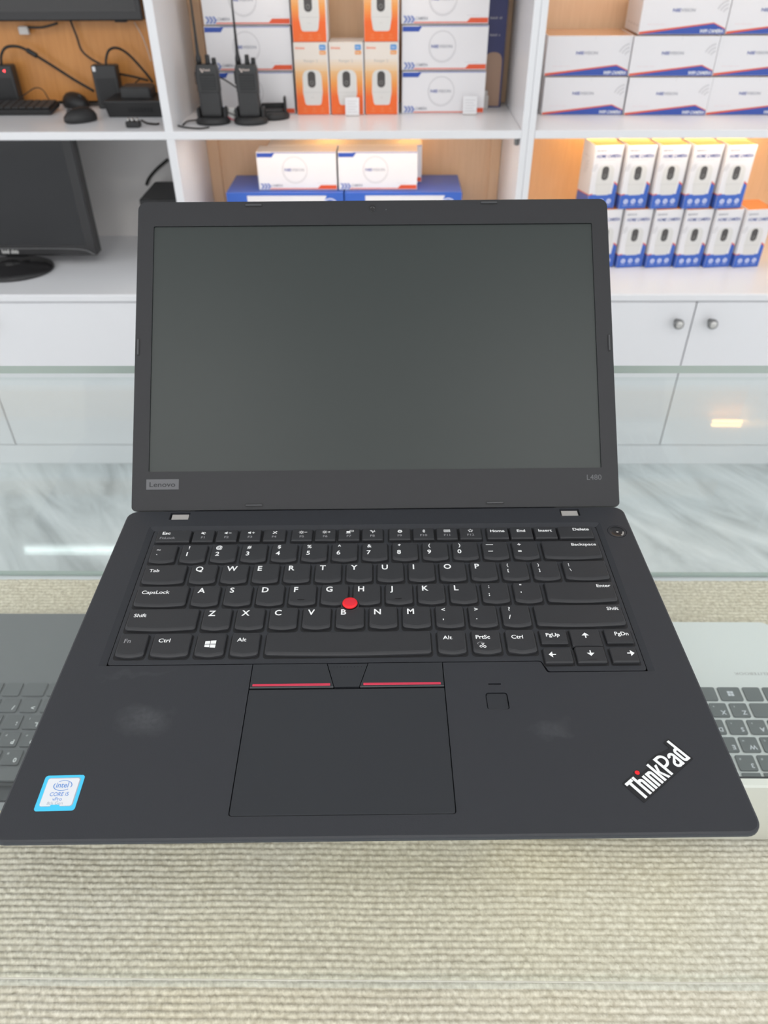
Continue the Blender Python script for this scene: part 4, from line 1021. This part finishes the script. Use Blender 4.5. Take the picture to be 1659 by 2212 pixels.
# ------------------------------------------------------------------ two-way radios
def charger(x, y, rz, label, empty=False):
    t = thing('charging_cradle', label, 'charger', (x, y, ZS + E0), rz, 'charging cradles')
    b = MB(); b.lathe([(.040, 0), (.042, .004), (.041, .009), (.036, .014), (.034, .0155)], 'black', 28, sx=1.0, sy=.82); b.build('base', t)
    b = MB()
    for sx in (-1, 1): b.slab(rrect(sx * .032, .004, .007, .034, .003, 3), 0.0156, .035 if not empty else (.047 if sx > 0 else .037), 'black', .003)
    b.slab(rrect(0, .0245, .0565, .006, .002, 2), .0156, .030, 'black', .002); b.build('socket', t)
    if empty:
        b = MB(); b.slab(rrect(0, .004, .052, .030, .002, 2), .0157, .019, 'black2', .001); b.T = FRONT(0, -.0295, 0)
        for x_ in (-.010, .010): b.ring(x_, .009, .0028, .0038, .0002, 'legend', PI * .6, PI * 2.2, 10)
        b.build('contact_plate', t)
    return t
def radio(x, y, lean, label):
    t = thing('two_way_radio', label, 'radio', (x, y, ZS + E0 + .0162), 0, 'two-way radios')
    t.rotation_euler = (lean, 0, 0)
    b = MB(); sec = lambda w_, d_, z_: [(*p, z_) for p in rrect(0, 0, w_, d_, .007, 4)]
    b.loft([sec(.050, .026, 0), sec(.0515, .028, .004), sec(.0515, .029, .05), sec(.0535, .031, .054), sec(.053, .031, .098), sec(.049, .030, .106), sec(.046, .027, .109)], 'black2'); b.T = FRONT(0, -.0156, 0)
    b.poly([(*p, .0003) for p in rrect(.002, .074, .036, .034, .003, 3)], 'black')
    for k in range(5): b.slab(rrect(.002, .062 + k * .0055, .032, .0024, .001, 2), .0003, .0016, 'black2')
    b.build('body', t)
    b = MB(); b.T = FRONT(0, -.0158, 0); b.poly([(-.0145, .1015, .0), (-.0105, .1015, .0), (-.0085, .0955, .0), (-.0065, .1015, .0), (-.0045, .1015, .0), (-.0075, .0935, .0), (-.0095, .0935, .0)], 'cable_white'); b.faint_line(-.0035, .0965, .017, .0045, 6, 'cable_white', .0); b.build('lettering', t)
    b = MB(); b.T = Matrix.Translation((-.0175, .002, .108)); b.lathe([(.0068, 0), (.0068, .012), (.0042, .022), (.0030, .06), (.0020, .125), (.0022, .128), (.0020, .133), (.0005, .134)], 'black', 12); b.build('antenna', t)
    for dx, h_ in ((.004, .020), (.0185, .014)):
        b = MB(); b.T = Matrix.Translation((dx, .001, .108)); b.lathe([(.0052, 0), (.0058, .002), (.0052, h_ - .001), (.0042, h_)], 'black', 14); b.build('knob', t)
    b = MB(); b.slab(rrect(-.0275, 0, .004, .014, .0015, 2), .068, .094, 'black', .001); b.build('talk_button', t)
    return t
charger(-0.4315, 1.8795, 0, 'black charging cradle holding the left two-way radio'); radio(-0.4315, 1.8810, -0.02, 'black two-way radio on the left, nearest the shelf divider')
charger(-0.3385, 1.8795, 0, 'black charging cradle holding the right two-way radio'); radio(-0.3385, 1.8810, -0.02, 'black two-way radio on the right, its antenna crossing the white box')
charger(-0.2915, 1.935, 0.1, 'empty black charging cradle at the right of the two radios', True)
def cable(name, pts, r, label, m='cable', n=8):
    b = MB(); b.tube(smooth_pts(pts, n), r, m, 8); return tag(b.build(name), label, 'cable')
cable('cable', [at(395, 270, Z=ZS + .002), at(405, 262, Z=ZS + .0035), at(425, 259, Z=ZS + .004)], .0018, 'short black cable running left from the radio chargers')
cable('cable', [at(383, 271, Z=ZS + .0024), at(400, 275, Z=ZS + .0024), at(430, 277.5, Z=ZS + .0024), at(452, 275, Z=ZS + .0024)], .0018, 'black cable lying along the shelf edge below the left radio')
cable('cable', [at(468, 164, 1.9), at(488, 174, 1.93), at(512, 190, 1.945)], .0017, 'black cord slanting between the two radios')
b = MB()                                                        # crumpled earpiece bag between the chargers
rg = random.Random(4)
b.loft([[((.013 - abs(k - 2) * .002) * (1 + .25 * rg.uniform(-1, 1)) * math.cos(a * PI / 6), .009 * (1 + .25 * rg.uniform(-1, 1)) * math.sin(a * PI / 6), k * .0075) for a in range(12)] for k in range(5)], 'cam_body')
b.tube(smooth_pts([(-.012, -.011, .024), (0, -.013, .020), (.012, -.011, .014)]), .0013, 'cable', 6); b.tube(smooth_pts([(-.011, -.012, .014), (0, -.0135, .008), (.011, -.012, .004)]), .0013, 'stripe', 6)
tag(b.build('earpiece_bag', None, (-0.3865, 1.895, ZS + E0)), 'small clear bag with an earpiece between the two radio chargers', 'bag')

# ------------------------------------------------------------------ left bay, upper shelf
p = at(309, 45, 2.085)
t = thing('wall_screen', 'large black flat screen hung on the wood panel above the keyboard', 'screen', (p.x - 0.36, 2.1, p.z))
b = MB(); b.box(-.36, .36, -.014, .028, 0, .44, 'monitor_frame', .003); b.build('housing', t)
b = MB(); b.T = FRONT(0, -.0143, 0); b.poly([(-.345, .020, 0), (.345, .020, 0), (.345, .42, 0), (-.345, .42, 0)], 'tv_panel'); b.build('screen', t)
b = MB(); b.box(.285, .315, -.006, .004, -.004, .0, 'black', .0008); b.build('sensor', t)
def brick(name, pl, pr, ptop, Y, label, led_at, led_m, lean=0.0, dep=.032):
    x0, x1 = at(pl, ptop + 40, Y).x, at(pr, ptop + 40, Y).x; h = at((pl + pr) / 2, ptop, Y).z - ZS
    t = thing(name, label, 'power adapter', ((x0 + x1) / 2, Y, ZS + E0)); w_ = x1 - x0; t.rotation_euler.y = lean
    b = MB(); b.box(-w_ / 2, w_ / 2, 0, dep, 0, h, 'black2', .0025); b.T = FRONT(0, 0, 0); b.slab(rrect(.0, h * .40, w_ - .016, h * .62, .002, 2), 0, .0008, 'black'); b.build('housing', t)
    b = MB(); b.T = FRONT(led_at[0], -.0004, h - led_at[1])
    if led_m == 'red_led': b.poly([(-.003, 0, 0), (.0025, -.004, 0), (.0035, .003, 0)], led_m); b.build('indicator', t, None)
    else: b.slab(rrect(0, 0, .008, .011, .0015, 2), 0, .0005, 'tag'); b.build('label_patch', t)
    return t, h
tA, hA = brick('power_adapter', -40, 33, 142, 2.075, 'black power adapter with a glowing red light at the left photo edge', (.024, .012), 'red_led')
tB, hB = brick('power_adapter', 203, 256, 142, 2.055, 'black power adapter standing upright behind the flat black box', (-.024, .008), 'tag')
cable('cable', [at(3, 140, 2.085), at(3, 118, 2.087), at(14, 102, 2.09), at(40, 101, 2.095), at(66, 113, 2.1), at(110, 140, 2.105), at(160, 172, 2.105), at(203, 197, 2.1)], .0034, 'thick black cable arching from the left power adapter down to the right one')
b = MB(); q0, q1 = at(58, 108, 2.096), at(80, 121, 2.098); b.tube([q0, q0.lerp(q1, .15), q0.lerp(q1, .85), q1], .0062, 'black', 10)
tag(b.build('cable_ferrite'), 'dark ferrite bead on the thick arching cable', 'bead')
cable('cable', [at(152, 44, 2.115), at(166, 80, 2.112), at(176, 108, 2.11), at(195, 126, 2.105), at(222, 141, 2.095)], .0026, 'black cable hanging from the wall screen to the upright adapter')
cable('cable', [at(230, 146, 2.065), at(229, 128, 2.068), at(236, 108, 2.075), at(254, 104, 2.085), at(278, 118, 2.095), at(310, 152, 2.1), at(330, 178, 2.1)], .0030, 'black cable looping from the top of the upright adapter')
cable('cable', [at(258, 160, 2.1), at(290, 166, 2.102), at(320, 174, 2.104)], .0026, 'black cable running level to the right of the upright adapter')
cable('cable', [at(283, 196, 2.10), at(292, 180, 2.108), at(305, 168, 2.11)], .0016, 'thin black wire rising behind the flat black box')
cable('cable', [at(290, 48, 2.12), at(305, 74, 2.118), at(316, 100, 2.115), at(326, 132, 2.11)], .0012, 'thin pale wire hanging beside the shelf divider', 'cable_white')
cable('cable', [at(60, 59, 2.1), at(90, 59, 2.1), at(112, 54, 2.1), at(124, 50, 2.1)], .0028, 'black cord tucked along the underside of the wall screen')
cable('cable', [at(35, 218, 2.06), at(55, 203, 2.068), at(76, 190, 2.072), at(92, 194, 2.07), at(104, 212, 2.06), at(113, 225, 2.045), at(126, 232, 2.04)], .0013, 'thin keyboard wire making a low arch on the left shelf')
b = MB(); b.slab(rrect(0, 0, .026, .012, .003, 3), 0, .018, 'clear', .003); pk = at(54, 74, 2.112); tag(b.build('cable_clip', None, (pk.x, pk.y, pk.z)), 'small clear cable clip stuck under the wall screen', 'clip')
# keyboard on the shelf
kx = at(113, 236, 1.99).x
t = thing('keyboard', 'black computer keyboard lying on the upper left shelf', 'keyboard', (kx - 0.21, 2.015, ZS + E0))
b = MB(); b.T = Matrix.Rotation(0.10, 4, 'X'); b.loft([[(*q, z) for q in rrect(0, 0, .42 - i, .078 - i, .006, 3)] for i, z in ((.004, .004), (0, .007), (0, .0145), (.004, .0165))], 'black'); b.build('case', t)
for r in range(4):
    for k in range(9):
        x1 = .205 - k * .0195
        b = MB(); b.T = Matrix.Rotation(0.10, 4, 'X'); b.box(x1 - .0175, x1, -.033 + r * .0165, -.0185 + r * .0165, .0168, .0215, 'black2', .0015); b.build('key', t)
def mouse(px, py, rz, label, s=1.0):
    p_ = at(px, py, Z=ZS); t = thing('computer_mouse', label, 'mouse', (p_.x, p_.y + .030 * s, ZS + E0), rz)
    b = MB(); Lp = []
    for z, k in ((0, .93), (.004, 1.0), (.014, .98), (.024, .80), (.031, .52), (.034, .2)):
        Lp.append([((.0285 * s * k) * math.cos(a * PI / 12), (.045 * s * k) * math.sin(a * PI / 12) + (1 - k) * .010, z * s) for a in range(24)])
    b.loft(Lp, 'black', smooth=True); b.build('shell', t)
    b = MB(); b.T = Matrix.Translation((0, -.026 * s, .0275 * s)) @ Matrix.Rotation(PI / 2, 4, 'Y') @ Matrix.Translation((0, 0, -.003)); b.lathe([(.001, 0), (.006 * s, .0005), (.006 * s, .0055), (.001, .006)], 'black2', 14); b.build('wheel', t)
mouse(158, 236, 0.9, 'black mouse at the back, beside the keyboard')
mouse(168, 268, -0.9, 'black mouse at the front near the shelf edge', .92)
# flat black box with a small device and plugs on it
x0, x1 = at(228, 250, 1.945).x, -0.5345
t = thing('set_top_box', 'flat black box leaning by the divider on the upper left shelf', 'box', ((x0 + x1) / 2, 1.945, ZS + E0)); w_ = x1 - x0
b = MB(); b.loft([[(*q, z) for q in rrect(0, .06, w_ - i, .12 - i, .004, 3)] for i, z in ((.012, 0), (.010, .003), (0, .034), (.003, .037))], 'black'); b.build('case', t)
b = MB(); b.T = FRONT(0, -.0003, 0)
for k in range(8): b.poly([(-.03 + k * .008, .012, 0), (-.026 + k * .008, .012, 0), (-.026 + k * .008, .022, 0), (-.03 + k * .008, .022, 0)], 'gap')
b.T = b.T @ Matrix.Translation((0, 0, .004)); b.build('vent', t)
p_ = at(296, 214, 1.985); b = MB(); b.slab(rrect(0, .03, .078, .06, .006, 3), 0, .024, 'black2', .004)
tag(b.build('network_switch', None, (p_.x - .002, 1.985, ZS + .0382)), 'small dark device lying on top of the flat black box', 'device')
p_ = at(312, 196, 2.05); b = MB()
for k in range(3): b.box(-.018 + k * .0125, -.008 + k * .0125, 0, .018, 0, .016, 'cable_white', .0015)
b.box(-.02, .02, .004, .02, -.004, -.0002, 'black', .001)
tag(b.build('plug_strip', None, (-0.5595, 2.072, ZS + .0385)), 'row of small pale plugs behind the dark device', 'plugs')
p_ = at(287, 277, Z=ZS); b = MB(); b.box(-.0165, .0165, 0, .022, 0, .0135, 'black', .002); b.box(-.012, -.009, .006, .016, .0135, .019, 'chrome', .0005); b.box(.009, .012, .006, .016, .0135, .019, 'chrome', .0005); b.box(-.003, .001, .006, .016, .0135, .0185, 'chrome', .0005)
tag(b.build('mains_plug', None, (p_.x, p_.y, ZS + E0)), 'small black mains plug lying at the shelf edge before the flat box', 'plug')
cable('cable', [at(306, 260, Z=ZS + .003), at(318, 266, Z=ZS + .003), at(335, 268, Z=ZS + .003), at(344, 267, Z=ZS + .003)], .0024, 'black cable end lying before the flat box by the divider')
cable('cable', [at(184, 226, Z=ZS + .003), at(205, 226.5, Z=ZS + .003), at(225, 226, Z=ZS + .003)], .0022, 'black cable lying flat behind the two mice')

# ------------------------------------------------------------------ left bay, counter: monitor and recorder
t = thing('computer_monitor', 'black computer monitor on a round foot, on the counter at the left', 'monitor', (-1.03, 1.850, ZC + E0))
b = MB(); b.lathe([(.112, 0), (.115, .003), (.113, .008), (.095, .013), (.035, .018), (.03, .020)], 'monitor_frame', 40, sy=.80); b.build('foot', t)
b = MB(); b.T = Matrix.Translation((.0, .062, .019)); b.slab(rrect(0, 0, .060, .032, .01, 4), 0, .075, 'monitor_frame'); b.build('neck', t)
xr = -0.7965 + 1.03; z0, z1 = .0265, .335
TM = Matrix.Translation((0, .043, 0)) @ Matrix.Rotation(-0.02, 4, 'X')
b = MB(); b.T = TM; b.box(-.30, xr, -.012, .028, z0, z1, 'monitor_frame', .004); sc_ = b.build('housing', t)
b = MB(); b.T = TM @ FRONT(0, -.0122, 0); b.poly([(-.285, z0 + .030, 0), (xr - .026, z0 + .030, 0), (xr - .026, z1 - .02, 0), (-.285, z1 - .02, 0)], 'lcd'); b.build('screen', t)
b = MB(); b.T = TM; b.tube(smooth_pts([(-.29, -.0135, z0 + .022), (0, -.0135, z0 + .021), (xr - .05, -.0135, z0 + .019), (xr - .006, -.0135, z0 + .004)]), .0014, 'steel_dark', 6); b.build('trim', t)
b = MB(); b.T = TM @ FRONT(0, -.0126, 0); b.faint_line(-.026, z0 + .0075, .046, .0105, 11, 'cam_body', .0); b.build('lettering', t)
p0, p1 = at(303, 430, 1.93), at(345, 362, 2.06)
t = thing('video_recorder', 'black recorder box stacked against the divider on the left counter', 'recorder', (-0.602, 1.93, ZC + E0))
b = MB(); b.box(-.0675, .0675, 0, .17, .0, .162, 'black', .003); b.build('case', t)
b = MB(); b.T = FRONT(0, -.0002, 0)
for z_ in (.054, .108): b.poly([(-.066, z_, 0), (.066, z_, 0), (.066, z_ + .0015, 0), (-.066, z_ + .0015, 0)], 'gap')
b.build('front_seam', t)
cable('cable', [at(316, 400, 2.115), at(322, 385, 2.12), at(338, 366, 2.12), at(362, 345, 2.115)], .0040, 'grey-black cable looping behind the recorder box')
